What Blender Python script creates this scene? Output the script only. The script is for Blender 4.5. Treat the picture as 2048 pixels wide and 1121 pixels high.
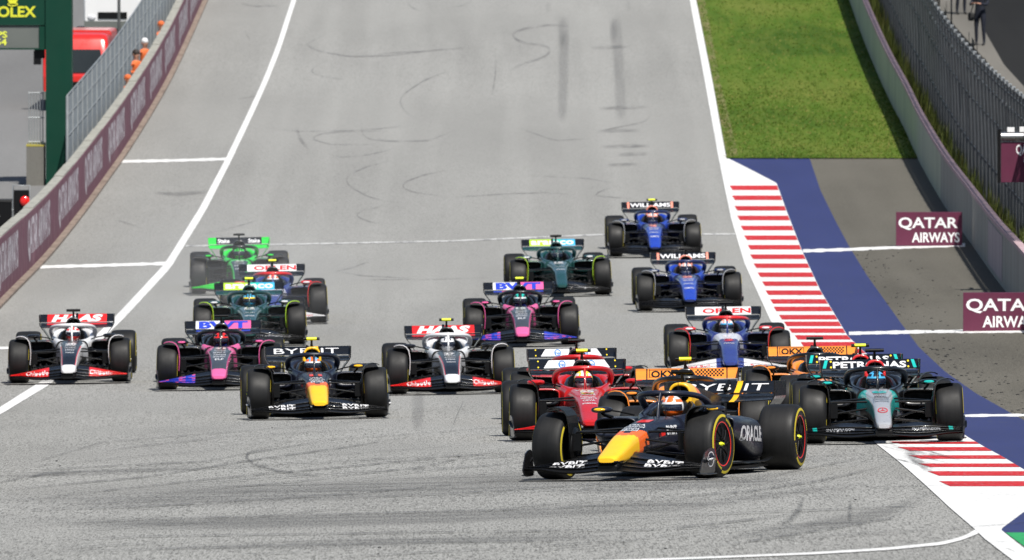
import bpy, math, random
from mathutils import Vector, Matrix
from mathutils.bvhtree import BVHTree
random.seed(7)
for _o in list(bpy.data.objects): bpy.data.objects.remove(_o)
S = bpy.context.scene
COL = S.collection
R = math.radians

# ------------------------------------------------------------------ camera
IW, IH = 2048.0, 1121.0
FPX = 2048.0 * 400 / 36.0          # focal length in photo pixels (400 mm lens)
EYE_ROW = -900.0                   # image row of the horizontal
PITCH = math.atan((IH / 2 - EYE_ROW) / FPX)
CAM_H = 9.97
cam = bpy.data.cameras.new('camera'); cam_o = bpy.data.objects.new('camera', cam); COL.objects.link(cam_o)
cam.lens = 400; cam.sensor_width = 36; cam.sensor_fit = 'HORIZONTAL'
cam.clip_start = 1.0; cam.clip_end = 9000
cam_o.location = (0, 0, CAM_H); cam_o.rotation_euler = (math.pi / 2 - PITCH, 0, 0)
cam.dof.use_dof = True; cam.dof.focus_distance = 133; cam.dof.aperture_fstop = 9
S.camera = cam_o
# ------------------------------------------------------------------ light
SUN_EL, SUN_AZ = R(58), R(158)     # azimuth clockwise from +Y: behind the camera, to its right
W = bpy.data.worlds.new('World'); S.world = W; W.use_nodes = True
nt = W.node_tree; nt.nodes.clear()
sky = nt.nodes.new('ShaderNodeTexSky'); sky.sky_type = 'NISHITA'; sky.sun_disc = False
sky.sun_elevation = SUN_EL; sky.sun_rotation = SUN_AZ; sky.air_density = 1.0; sky.dust_density = 1.2
bg = nt.nodes.new('ShaderNodeBackground'); bg.inputs['Strength'].default_value = 0.075
wo = nt.nodes.new('ShaderNodeOutputWorld')
nt.links.new(sky.outputs[0], bg.inputs[0]); nt.links.new(bg.outputs[0], wo.inputs[0])
sl = bpy.data.lights.new('sun', 'SUN'); sl.energy = 4.9; sl.angle = R(0.55); sl.color = (1.0, 0.96, 0.89)
so = bpy.data.objects.new('sun', sl); COL.objects.link(so)
sd = Vector((math.sin(SUN_AZ) * math.cos(SUN_EL), math.cos(SUN_AZ) * math.cos(SUN_EL), math.sin(SUN_EL)))
so.rotation_euler = sd.to_track_quat('Z', 'Y').to_euler(); so.location = (30, -20, 60)
S.view_settings.view_transform = 'Standard'; S.view_settings.look = 'None'
S.view_settings.gamma = 1; S.view_settings.use_curve_mapping = False
S.view_settings.exposure = 0.42
S.render.engine = 'CYCLES'
S.cycles.max_bounces = 6; S.cycles.transparent_max_bounces = 24

# ------------------------------------------------------------------ ground profile
PROF = [(122, 958), (141, 889), (160, 836), (184, 761), (198, 694), (213, 634), (229, 575), (247, 499), (281, 330), (347, 0)]
CROSS = 0.015                      # the track falls to the left
_cp, _sp = math.cos(PITCH), math.sin(PITCH)
def unproj(x, y, zc):
    a = (x - IW / 2) / FPX * zc; b = -(y - IH / 2) / FPX * zc
    return Vector((a, zc * _cp + b * _sp, CAM_H - zc * _sp + b * _cp))
def proj(p):
    zc = p[1] * _cp - (p[2] - CAM_H) * _sp
    u = p[1] * _sp + (p[2] - CAM_H) * _cp
    return IW / 2 + FPX * p[0] / zc, IH / 2 - FPX * u / zc, zc
_pts = [(unproj(IW / 2, y, z)[1], unproj(IW / 2, y, z)[2]) for z, y in PROF]
g0 = -0.0586
_pts = [(_pts[0][0] - d, _pts[0][1] - g0 * d) for d in (60, 30, 12)] + _pts
_pe = _pts[-1]
_pts += [(_pe[0] + 60, _pe[1] + 60 * 0.034)]
PY = [p[0] for p in _pts]; PZ = [p[1] for p in _pts]
_h = [PY[i + 1] - PY[i] for i in range(len(PY) - 1)]; _d = [(PZ[i + 1] - PZ[i]) / _h[i] for i in range(len(_h))]
_m = [_d[0]] + [(_d[i - 1] * _h[i] + _d[i] * _h[i - 1]) / (_h[i] + _h[i - 1]) for i in range(1, len(_h))] + [_d[-1]]
def gz0(Y):
    if Y <= PY[0]:
        return PZ[0] + (Y - PY[0]) * _m[0]
    if Y >= PY[-1]:
        return PZ[-1] + _m[-1] * 150 * (1 - math.exp(-(Y - PY[-1]) / 150))
    i = 0
    while Y > PY[i + 1]: i += 1
    t = (Y - PY[i]) / _h[i]; h = _h[i]
    return ((2*t**3 - 3*t*t + 1) * PZ[i] + (t**3 - 2*t*t + t) * h * _m[i] + (-2*t**3 + 3*t*t) * PZ[i+1] + (t**3 - t*t) * h * _m[i+1])
def gz(X, Y): 
    k = X if abs(X) < 40 else math.copysign(40, X)
    return gz0(Y) + CROSS * k
def G(x, y, lift=0.0):
    """ground point seen at photo pixel (x, y)"""
    lo, hi = 5.0, 900.0
    for _ in range(46):
        mid = (lo + hi) / 2
        zc = mid * _cp - (gz0(mid) - CAM_H) * _sp
        X = (x - IW / 2) / FPX * zc
        if proj((X, mid, gz(X, mid)))[1] > y: lo = mid
        else: hi = mid
    zc = mid * _cp - (gz0(mid) - CAM_H) * _sp
    X = (x - IW / 2) / FPX * zc
    return Vector((X, mid, gz(X, mid) + lift))
def interp(tab, y):
    """x for row y in a list of (x, y) sorted by y"""
    if y <= tab[0][1]: a, b = tab[0], tab[1]
    elif y >= tab[-1][1]: a, b = tab[-2], tab[-1]
    else:
        i = 0
        while y > tab[i + 1][1]: i += 1
        a, b = tab[i], tab[i + 1]
    return a[0] + (b[0] - a[0]) * (y - a[1]) / (b[1] - a[1])

# ------------------------------------------------------------------ materials
def nodes(name):
    m = bpy.data.materials.new(name); m.use_nodes = True
    n = m.node_tree; n.nodes.clear()
    out = n.nodes.new('ShaderNodeOutputMaterial'); b = n.nodes.new('ShaderNodeBsdfPrincipled')
    n.links.new(b.outputs[0], out.inputs[0])
    return m, n, b, out
def coords(n, scale=(1, 1, 1)):
    t = n.nodes.new('ShaderNodeTexCoord'); mp = n.nodes.new('ShaderNodeMapping')
    mp.inputs['Scale'].default_value = scale
    n.links.new(t.outputs['Object'], mp.inputs[0]); return mp.outputs[0]
def noise(n, vec, scale, detail=3, rough=0.55):
    t = n.nodes.new('ShaderNodeTexNoise'); t.inputs['Scale'].default_value = scale
    t.inputs['Detail'].default_value = detail; t.inputs['Roughness'].default_value = rough
    n.links.new(vec, t.inputs['Vector']); return t.outputs[0]
def ramp(n, fac, stops):
    r = n.nodes.new('ShaderNodeValToRGB'); n.links.new(fac, r.inputs[0])
    e = r.color_ramp.elements
    while len(e) < len(stops): e.new(0.5)
    for i, (p, c) in enumerate(stops):
        e[i].position = p; e[i].color = (c[0], c[1], c[2], 1) if not isinstance(c, (int, float)) else (c, c, c, 1)
    return r.outputs[0]
def mixc(n, fac, a, b, mode='MIX'):
    m = n.nodes.new('ShaderNodeMix'); m.data_type = 'RGBA'; m.blend_type = mode
    for k, v in ((0, fac), (6, a), (7, b)):
        if isinstance(v, (int, float)): m.inputs[k].default_value = v
        elif isinstance(v, tuple): m.inputs[k].default_value = (*v, 1)
        else: n.links.new(v, m.inputs[k])
    return m.outputs[2]
def bump(n, b, h, strength, dist):
    u = n.nodes.new('ShaderNodeBump'); u.inputs['Strength'].default_value = strength; u.inputs['Distance'].default_value = dist
    n.links.new(h, u.inputs['Height']); n.links.new(u.outputs[0], b.inputs['Normal'])
_MC = {}
def paint(name, c, rough=0.35, coat=0.0, metal=0.0, var=0.12, vs=9.0, spec=0.5):
    if name in _MC: return _MC[name]
    m, n, b, o = nodes(name)
    v = coords(n); f = noise(n, v, vs, 4)
    c2 = tuple(max(0, x * (1 - var * 2)) for x in c)
    col = mixc(n, f, tuple(min(1, x * (1 + var)) for x in c), c2)
    n.links.new(col, b.inputs['Base Color'])
    r = ramp(n, noise(n, v, vs * 2.3, 3), [(0.3, max(0.03, rough * 0.8)), (0.7, min(1, rough * 1.25))])
    n.links.new(r, b.inputs['Roughness'])
    b.inputs['Metallic'].default_value = metal; b.inputs['Coat Weight'].default_value = coat
    b.inputs['Coat Roughness'].default_value = 0.08; b.inputs['Specular IOR Level'].default_value = spec
    _MC[name] = m; return m

# asphalt: pale, fine grained, paved in long strips
def asphalt(name, dark, light, grain=0.5, tint=(1, 1, 1)):
    m, n, b, o = nodes(name)
    v = coords(n)
    big = noise(n, coords(n, (0.16, 0.03, 1)), 1.0, 4)
    mid = noise(n, coords(n, (1.3, 0.09, 1)), 1.0, 4)
    lane = noise(n, coords(n, (0.9, 0.004, 1)), 1.0, 2)
    gr = noise(n, coords(n, (58, 2.4, 1)), 1.0, 2, 0.7)
    gr2 = noise(n, coords(n, (90, 4.0, 1)), 1.0, 2, 0.7)
    cr = lambda k: tuple(k * t for t in tint)
    sx = n.nodes.new('ShaderNodeSeparateXYZ'); n.links.new(coords(n, (0.001, 0.001, 0.001)), sx.inputs[0])
    worn_ = ramp(n, sx.outputs[1], [(0.150, 1.0), (0.215, 0.38)])
    def dim(f):
        q = n.nodes.new('ShaderNodeMath'); q.operation = 'MULTIPLY'; n.links.new(f, q.inputs[0]); n.links.new(worn_, q.inputs[1]); return q.outputs[0]
    c = ramp(n, big, [(0.32, cr(dark)), (0.68, cr(light))])
    c = mixc(n, ramp(n, mid, [(0.40, 0.0), (0.8, 0.18)]), c, cr(dark * 0.85))
    c = mixc(n, ramp(n, lane, [(0.46, 0.0), (0.66, 0.45)]), c, cr(light * 1.12))
    c = mixc(n, dim(ramp(n, gr, [(0.40, grain), (0.50, 0.0)])), c, cr(dark * 0.35))
    c = mixc(n, dim(ramp(n, gr2, [(0.52, 0.0), (0.68, grain * 0.8)])), c, cr(min(0.6, light * 1.75)))
    n.links.new(c, b.inputs['Base Color']); b.inputs['Roughness'].default_value = 0.9
    b.inputs['Specular IOR Level'].default_value = 0.06
    return m
M = {}
M['track'] = asphalt('track_asphalt', 0.206, 0.252, 0.8, (1.0, 0.998, 0.955))
M['runoff'] = asphalt('runoff_asphalt', 0.072, 0.108, 0.6, (1.06, 1.0, 0.86))
M['pit'] = asphalt('pit_lane_asphalt', 0.13, 0.17, 0.4)
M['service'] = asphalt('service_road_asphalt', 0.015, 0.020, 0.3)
M['path'] = asphalt('concrete_path', 0.095, 0.14, 0.4, (1.05, 1, 0.90))
def worn(name, c, under, thr=(0.30, 0.36), rough=0.6, stretch=(6, 0.5, 1)):
    m, n, b, o = nodes(name)
    f = noise(n, coords(n, stretch), 1.0, 6, 0.7)
    g = noise(n, coords(n, (0.7, 0.12, 1)), 1.0, 4)
    g2 = noise(n, coords(n, (30, 1.6, 1)), 1.0, 3, 0.7)
    col = mixc(n, g, tuple(min(1, x * 1.1) for x in c), tuple(x * 0.74 for x in c))
    col = mixc(n, ramp(n, g2, [(0.3, 0.45), (0.5, 0.0)]), col, under)
    col = mixc(n, ramp(n, f, [(thr[0], 1.0), (thr[1], 0.0)]), col, under)
    n.links.new(col, b.inputs['Base Color']); b.inputs['Roughness'].default_value = rough
    b.inputs['Specular IOR Level'].default_value = 0.1
    return m
M['white_line'] = worn('white_road_paint', (0.68, 0.68, 0.67), (0.36, 0.36, 0.35))
M['thin_line'] = worn('worn_white_road_paint', (0.5, 0.5, 0.49), (0.22, 0.22, 0.22), (0.40, 0.5))
M['red_paint'] = worn('red_kerb_paint', (0.46, 0.016, 0.02), (0.4, 0.16, 0.16), (0.20, 0.27))
M['blue_paint'] = worn('blue_runoff_paint', (0.031, 0.039, 0.125), (0.05, 0.055, 0.09), (0.27, 0.36))
M['green_paint'] = worn('green_runoff_paint', (0.03, 0.3, 0.1), (0.03, 0.15, 0.06))
def grass_mat():
    m, n, b, o = nodes('mown_grass')
    a = noise(n, coords(n, (0.25, 0.05, 1)), 1.0, 5, 0.6)
    c_ = noise(n, coords(n, (3.2, 0.28, 1)), 1.0, 5, 0.7)
    d = noise(n, coords(n, (22, 1.1, 1)), 1.0, 4, 0.75)
    c = ramp(n, a, [(0.36, (0.034, 0.072, 0.010)), (0.5, (0.060, 0.108, 0.014)), (0.66, (0.105, 0.130, 0.026))])
    c = mixc(n, ramp(n, c_, [(0.42, 0.0), (0.75, 0.5)]), c, (0.15, 0.165, 0.035))
    c = mixc(n, ramp(n, d, [(0.34, 0.35), (0.52, 0.0)]), c, (0.05, 0.10, 0.008))
    c = mixc(n, ramp(n, d, [(0.64, 0.0), (0.76, 0.35)]), c, (0.30, 0.30, 0.13))
    n.links.new(c, b.inputs['Base Color']); b.inputs['Roughness'].default_value = 0.9
    b.inputs['Specular IOR Level'].default_value = 0.05
    return m
M['grass'] = grass_mat()
M['dusty'] = worn('dusty_dry_verge', (0.17, 0.15, 0.07), (0.08, 0.12, 0.02), (0.42, 0.6), 0.9, (3, 0.25, 1))
M['blade'] = paint('grass_blades', (0.075, 0.125, 0.015), 0.8, spec=0.1, var=0.4, vs=3)
M['dry_blade'] = paint('dry_grass_blades', (0.26, 0.23, 0.06), 0.8, var=0.35, vs=3)
M['weed'] = paint('weed_leaves', (0.20, 0.24, 0.04), 0.7, var=0.5, vs=5)
def rubber_mark(name, c, dens, stretch=(9, 0.5, 1), lo=0.34, hi=0.66):
    m, n, b, o = nodes(name)
    b.inputs['Base Color'].default_value = (c, c, c * 1.03, 1); b.inputs['Roughness'].default_value = 0.8
    tr = n.nodes.new('ShaderNodeBsdfTransparent'); mx = n.nodes.new('ShaderNodeMixShader')
    f = noise(n, coords(n, stretch), 1.0, 5, 0.7)
    fr = ramp(n, f, [(lo, 0.0), (hi, min(1, dens * 1.6))])
    uv = n.nodes.new('ShaderNodeAttribute'); uv.attribute_name = 'edge'
    e = ramp(n, uv.outputs['Fac'], [(0.0, 0.0), (0.55, 1.0)])
    mu = n.nodes.new('ShaderNodeMath'); mu.operation = 'MULTIPLY'
    n.links.new(fr, mu.inputs[0]); n.links.new(e, mu.inputs[1])
    n.links.new(mu.outputs[0], mx.inputs[0]); n.links.new(tr.outputs[0], mx.inputs[1]); n.links.new(b.outputs[0], mx.inputs[2])
    n.links.new(mx.outputs[0], o.inputs[0]); return m
M['mark'] = rubber_mark('tyre_rubber_mark', 0.05, 0.36)
M['mark_soft'] = rubber_mark('soft_rubber_band', 0.07, 0.26, (0.22, 2.4, 1))
M['patch'] = rubber_mark('brake_patch_mark', 0.10, 0.13, (3, 0.03, 1), 0.1, 0.6)
M['mark_faint'] = rubber_mark('faint_rubber_mark', 0.09, 0.23, (2.5, 0.5, 1))
def concrete(name, a, bcol, streak=0.75):
    m, n, b, o = nodes(name)
    v = coords(n, (1, 1, 0.25)); f = noise(n, v, 1.6, 5); g = noise(n, coords(n), 14, 4)
    st = noise(n, coords(n, (5, 1.6, 0.05)), 1.0, 4)
    c = mixc(n, f, a, bcol); c = mixc(n, ramp(n, st, [(0.45, 0.0), (0.7, streak)]), c, tuple(x * 0.55 for x in a))
    c = mixc(n, ramp(n, g, [(0.3, 0.3), (0.5, 0.0)]), c, tuple(x * 0.5 for x in a))
    n.links.new(c, b.inputs['Base Color']); b.inputs['Roughness'].default_value = 0.85
    bump(n, b, g, 0.4, 0.01); return m
M['concrete'] = concrete('weathered_concrete', (0.33, 0.325, 0.29), (0.24, 0.235, 0.20))
M['concrete_green'] = concrete('mossy_concrete', (0.46, 0.48, 0.39), (0.30, 0.34, 0.22))
M['coping'] = concrete('faded_pink_coping', (0.46, 0.33, 0.35), (0.36, 0.25, 0.27))
M['brown_strip'] = concrete('rusty_base_strip', (0.19, 0.135, 0.105), (0.24, 0.20, 0.165))
M['maroon'] = paint('maroon_banner', (0.105, 0.012, 0.042), 0.6, var=0.15, vs=3)
M['maroon_far'] = paint('dusty_maroon_banner', (0.15, 0.045, 0.075), 0.7, var=0.15, vs=1)
M['white'] = paint('white_print', (0.8, 0.8, 0.8), 0.5, var=0.03)
M['pale'] = paint('pale_print', (0.58, 0.53, 0.57), 0.6, var=0.05)
M['steel'] = paint('galvanised_steel', (0.36, 0.38, 0.39), 0.45, metal=0.35, var=0.15, vs=4)
M['dark_steel'] = paint('dark_fence_steel', (0.11, 0.115, 0.115), 0.55, metal=0.3, var=0.25, vs=2)
M['wire'] = paint('fence_wire', (0.13, 0.138, 0.145), 0.5, metal=0.3, var=0.2)
M['wire_light'] = paint('light_fence_wire', (0.20, 0.225, 0.245), 0.5, metal=0.3, var=0.2)
M['carbon'] = paint('carbon_black', (0.0035, 0.0035, 0.0038), 0.42, coat=0.0, spec=0.22, var=0.3, vs=30)
M['matt_carbon'] = paint('matt_carbon_black', (0.005, 0.005, 0.0055), 0.5, spec=0.22, var=0.3, vs=30)
M['black'] = paint('deep_black', (0.003, 0.003, 0.003), 0.7, var=0.1)
M['silver'] = paint('bare_metal', (0.5, 0.5, 0.5), 0.3, metal=0.9)
def tyre_mat():
    m, n, b, o = nodes('tyre_rubber')
    f = noise(n, coords(n, (60, 3, 3)), 1.0, 4); g = noise(n, coords(n), 5, 3)
    c = ramp(n, f, [(0.3, (0.0060, 0.0060, 0.0062)), (0.7, (0.0105, 0.0105, 0.0107))])
    c = mixc(n, ramp(n, g, [(0.45, 0.0), (0.75, 0.35)]), c, (0.017, 0.017, 0.0172))
    n.links.new(c, b.inputs['Base Color'])
    n.links.new(ramp(n, g, [(0.3, 0.48), (0.7, 0.66)]), b.inputs['Roughness'])
    b.inputs['Specular IOR Level'].default_value = 0.30
    bump(n, b, f, 0.15, 0.002); return m
M['tyre'] = tyre_mat()
M['tyre_yellow'] = paint('yellow_sidewall_print', (0.50, 0.40, 0.02), 0.6, var=0.1)
M['visor'] = paint('dark_visor', (0.01, 0.014, 0.03), 0.06, coat=1.0)
M['cam_yellow'] = paint('fluorescent_yellow', (0.72, 0.80, 0.02), 0.45, var=0.03)

# ------------------------------------------------------------------ mesh builder
class MB:
    def __init__(s): s.v = []; s.f = []; s.m = []; s.sm = []
    def add(s, vs, fs, mat=0, smooth=False):
        k = len(s.v); s.v += [Vector(p) for p in vs]
        for i, f in enumerate(fs):
            s.f.append([k + j for j in f]); s.m.append(mat[i] if isinstance(mat, list) else mat); s.sm.append(smooth)
        return s
    def box(s, lo, hi, mat=0):
        x0, y0, z0 = lo; x1, y1, z1 = hi
        v = [(x0,y0,z0),(x1,y0,z0),(x1,y1,z0),(x0,y1,z0),(x0,y0,z1),(x1,y0,z1),(x1,y1,z1),(x0,y1,z1)]
        return s.add(v, [(0,3,2,1),(4,5,6,7),(0,1,5,4),(1,2,6,5),(2,3,7,6),(3,0,4,7)], mat)
    def loft(s, rings, mat=0, caps=(True, True), smooth=True, matfn=None, closed=True):
        n = len(rings[0]); vs = [p for r in rings for p in r]; fs = []; ms = []
        for i in range(len(rings) - 1):
            for j in range(n if closed else n - 1):
                k = (j + 1) % n
                fs.append((i*n+j, i*n+k, (i+1)*n+k, (i+1)*n+j))
        if matfn:
            for f in fs:
                c = sum((Vector(vs[q]) for q in f), Vector()) / 4; ms.append(matfn(c))
        else: ms = [mat] * len(fs)
        s.add(vs, fs, ms, smooth)
        for e, (on, r) in enumerate(zip(caps, (rings[0], rings[-1]))):
            if on and closed:
                f = list(range(n)); 
                if e == 0: f = f[::-1]
                mm = matfn(sum((Vector(p) for p in r), Vector()) / n) if matfn else mat
                s.add(r, [f], mm, False)
        return s
    def tube(s, pts, rad, n=8, mat=0, caps=(True, True), sq=(1, 1), up=(0, 0, 1), smooth=True):
        pts = [Vector(p) for p in pts]; rings = []
        for i, p in enumerate(pts):
            t = (pts[min(i+1, len(pts)-1)] - pts[max(i-1, 0)]).normalized()
            u = Vector(up)
            if abs(t.dot(u)) > 0.95: u = Vector((0, 1, 0)) if abs(t.y) < 0.9 else Vector((1, 0, 0))
            a = t.cross(u).normalized(); b = a.cross(t).normalized()
            r = rad[i] if isinstance(rad, (list, tuple)) else rad
            rings.append([p + a * (math.cos(q) * r * sq[0]) + b * (math.sin(q) * r * sq[1]) for q in [2*math.pi*k/n for k in range(n)]])
        return s.loft(rings, mat, caps, smooth)
    def ellipsoid(s, c, r, nu=16, nv=10, mat=0, matfn=None):
        c = Vector(c); vs = []; fs = []
        for i in range(nv + 1):
            ph = math.pi * i / nv
            for j in range(nu):
                th = 2 * math.pi * j / nu
                vs.append(c + Vector((r[0]*math.sin(ph)*math.cos(th), r[1]*math.sin(ph)*math.sin(th), r[2]*math.cos(ph))))
        for i in range(nv):
            for j in range(nu):
                k = (j + 1) % nu; fs.append((i*nu+j, (i+1)*nu+j, (i+1)*nu+k, i*nu+k))
        ms = [matfn(sum((vs[q] for q in f), Vector())/4) for f in fs] if matfn else mat
        return s.add(vs, fs, ms, True)
    def lathe_x(s, prof, n=40, c=(0, 0, 0), mat=0, matfn=None):
        """prof: (x, r); turned about the x axis"""
        rings = [[Vector((c[0] + x, c[1] + r*math.cos(2*math.pi*k/n), c[2] + r*math.sin(2*math.pi*k/n))) for k in range(n)] for x, r in prof]
        return s.loft(rings, mat, (False, False), True, matfn)
    def mirror(s):
        o = MB(); o.v = [Vector((-p.x, p.y, p.z)) for p in s.v]; o.f = [f[::-1] for f in s.f]; o.m = list(s.m); o.sm = list(s.sm); return o
    def both(s):
        o = s.mirror(); s.add(o.v, o.f, o.m, False); s.sm[len(s.sm)//2:] = o.sm; return s
    def mesh(s, name):
        me = bpy.data.meshes.new(name); me.from_pydata([tuple(p) for p in s.v], [], s.f)
        me.polygons.foreach_set('material_index', s.m); me.polygons.foreach_set('use_smooth', s.sm)
        for _ in range(max(s.m, default=0) + 1): me.materials.append(None)
        me.update(); return me
def link(name, me, mats, parent=None):
    o = bpy.data.objects.new(name, me); COL.objects.link(o)
    for i, m in enumerate(mats[:len(o.material_slots)]):
        o.material_slots[i].link = 'OBJECT'; o.material_slots[i].material = m
    if parent is not None: o.parent = parent
    return o
def tag(o, label=None, cat=None, group=None, kind=None):
    if label: o['label'] = label
    if cat: o['category'] = cat
    if group: o['group'] = group
    if kind: o['kind'] = kind
    return o
def empty(name, loc, label, cat, group=None):
    o = bpy.data.objects.new(name, None); COL.objects.link(o); o.location = loc; o.empty_display_size = 0.2
    return tag(o, label, cat, group)
_CACHE = {}
def part(name, key, fn, mats, parent):
    if key not in _CACHE: _CACHE[key] = fn().mesh(key)
    return link(name, _CACHE[key], mats, parent)

# ------------------------------------------------------------------ lettering
_TXT = {}
def text2d(txt, bold=0.0, shear=0.0):
    k = (txt, bold, shear)
    if k in _TXT: return _TXT[k]
    cu = bpy.data.curves.new('t', 'FONT'); cu.body = txt; cu.offset = bold; cu.shear = shear; cu.resolution_u = 3
    cu.align_x = 'LEFT'; cu.fill_mode = 'FRONT'
    o = bpy.data.objects.new('t', cu); COL.objects.link(o)
    bpy.context.view_layer.update()
    me = o.evaluated_get(bpy.context.evaluated_depsgraph_get()).to_mesh()
    v = [(p.co.x, p.co.y) for p in me.vertices]; f = [list(p.vertices) for p in me.polygons]
    o.evaluated_get(bpy.context.evaluated_depsgraph_get()).to_mesh_clear()
    bpy.data.objects.remove(o); bpy.data.curves.remove(cu)
    x0 = min(p[0] for p in v); x1 = max(p[0] for p in v); y0 = min(p[1] for p in v); y1 = max(p[1] for p in v)
    v = [((p[0]-x0)/(x1-x0) - 0.5, (p[1]-y0)/(y1-y0) - 0.5) for p in v]
    _TXT[k] = (v, f, (x1-x0)/(y1-y0)); return _TXT[k]
def letter(mb, txt, c, xd, yd, w, h, bvh=None, pd=None, off=0.004, mat=0, bold=0.02, shear=0.0, mapfn=None, flipy=False):
    v, f, _ = text2d(txt, bold, shear); out = []
    c = Vector(c); xd = Vector(xd).normalized(); yd = Vector(yd).normalized()
    nrm = xd.cross(yd)
    for a, b in v:
        if mapfn: out.append(mapfn(a * w, b * h)); continue
        p = c + xd * (a * w) + yd * (b * h)
        if bvh:
            d = Vector(pd).normalized(); hit = bvh.ray_cast(p - d * 0.6, d, 1.4)
            if hit[0] is not None: p = hit[0] - d * off
        else: p = p + nrm * off
        out.append(p)
    mb.add(out, f, mat); return mb
def bvh_of(mb): return BVHTree.FromPolygons(mb.v, mb.f)
# ================================================================== SETTING
def sheet(name, P, lift, mat, parent=None):
    """P: grid [row][col] of ground points"""
    mb = MB(); nr, nc = len(P), len(P[0])
    vs = [(p[0], p[1], p[2] + lift) for r in P for p in r]
    fs = [(i*nc+j, i*nc+j+1, (i+1)*nc+j+1, (i+1)*nc+j) for i in range(nr-1) for j in range(nc-1)]
    mb.add(vs, fs, 0, True); return link(name, mb.mesh(name), [mat], parent)
def fix_up(o):
    me = o.data
    if me.polygons and me.polygons[0].normal.z < 0: me.flip_normals()
    return o
def gridsheet(name, xs, ys, lift, mat):
    return tag(fix_up(sheet(name, [[(x, y, gz(x, y)) for x in xs] for y in ys], lift, mat)), kind='structure')
def frange(a, b, s):
    n = max(1, int(round((b - a) / s))); return [a + (b - a) * i / n for i in range(n + 1)]
def strip_px(name, left, right, y0, y1, lift, mat, nx=6, step=5, parent=None):
    rows = []
    for y in frange(y0, y1, step):
        a, b = interp(left, y), interp(right, y)
        rows.append([G(a + (b - a) * k / nx, y) for k in range(nx + 1)])
    return fix_up(sheet(name, rows, lift, mat, parent))
_wob = random.Random(3)
def ribbon_px(name, pts, w, lift, mat, parent=None, edge=False, step=9, mb=None, edges=None, wob=0.0, fade=0.3):
    """a painted line or rubber mark along photo pixels; w = width in pixels, a number or one per point"""
    P = [pts[0]]; Wd = [w[0] if isinstance(w, list) else w]
    for i in range(len(pts) - 1):
        (xa, ya), (xb, yb) = pts[i], pts[i + 1]; n = max(1, int(math.hypot(xb - xa, yb - ya) / step))
        for k in range(1, n + 1):
            t = k / n; P.append((xa + (xb-xa)*t, ya + (yb-ya)*t))
            Wd.append((w[i] + (w[i+1]-w[i])*t) if isinstance(w, list) else w)
    for _ in range(2):          # round the corners
        P = [P[0]] + [((P[i-1][0]+2*P[i][0]+P[i+1][0])/4, (P[i-1][1]+2*P[i][1]+P[i+1][1])/4) for i in range(1, len(P)-1)] + [P[-1]]
    nc = 5 if edge else 2; vs = []; at = []
    for i, (x, y) in enumerate(P):
        tx = P[min(i+1, len(P)-1)][0] - P[max(i-1, 0)][0]; ty = P[min(i+1, len(P)-1)][1] - P[max(i-1, 0)][1]
        L = math.hypot(tx, ty) or 1; nx, ny = -ty / L, tx / L
        ww = Wd[i] * (1 + _wob.uniform(-wob, wob))
        endf = min(1, min(i, len(P) - 1 - i) / max(3.0, len(P) * fade)) if edge else 1
        for k in range(nc):
            o_ = (k / (nc - 1) - 0.5) * ww
            vs.append(G(x + nx * o_, y + ny * o_, lift)); at.append((1 - abs(k / (nc-1) * 2 - 1)) * endf)
    fs = [(i*nc+j, i*nc+j+1, (i+1)*nc+j+1, (i+1)*nc+j) for i in range(len(P)-1) for j in range(nc-1)]
    if mb is not None:
        mb.add(vs, fs, 0, True); edges += at; return
    m_ = MB().add(vs, fs, 0, True); me = m_.mesh(name)
    if edge:
        a = me.attributes.new('edge', 'FLOAT', 'POINT'); a.data.foreach_set('value', at)
    o = link(name, me, [mat], parent); fixn(o); return o
def fixn(o):
    me = o.data; up = sum(1 if p.normal.z > 0 else -1 for p in me.polygons)
    if up < 0: me.flip_normals()
    return o

# base terrain, track
ys_all = frange(-60, 60, 15)[:-1] + frange(60, 420, 1.0)[:-1] + frange(420, 3400, 90)
gridsheet('ground', [-2500, -900, -300, -120, -60, -40, -20, 0, 20, 40, 60, 120, 300, 900, 2500], ys_all, -0.06, M['grass'])
ty = frange(40, 60, 5)[:-1] + frange(60, 430, 1.0)[:-1] + frange(430, 640, 10)
gridsheet('track', frange(-40, 40, 5), ty, 0.0, M['track'])

# traced lines (photo pixels)
RL_L = [(1378, -8), (1410, 164), (1437.6, 318.6), (1462, 437), (1489, 528), (1541, 643), (1600, 728), (1680, 818), (1754.7, 891), (1796.7, 924), (1848, 969.6), (1899, 1017), (1950, 1061)]
RL_R = [(1391, -8), (1425.5, 164), (1453, 315.5)]
K_R = [(1453, 316), (1497, 338), (1553, 367), (1574, 425), (1604.5, 503.6), (1641, 582.5), (1695.5, 673.5), (1803, 775), (1933.7, 874.6), (1968, 895), (2005, 915), (2048, 941), (2110, 985)]
B_R = [(1619.7, 318.6), (1641, 382), (1671, 443), (1698.6, 494.5), (1732, 549), (1798.7, 643), (1837.8, 695.5), (1890.5, 744.7), (1952, 788), (2048, 842), (2180, 905)]
WR_B = [(1655, -100), (1690, -20), (1716, 53), (1740, 115), (1775, 195), (1807, 257), (1835, 318), (1884, 405), (1944, 491), (2011, 583), (2060, 648), (2150, 760), (2330, 960)]
far_r = [(2500, -8), (2500, 1140)]
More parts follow.
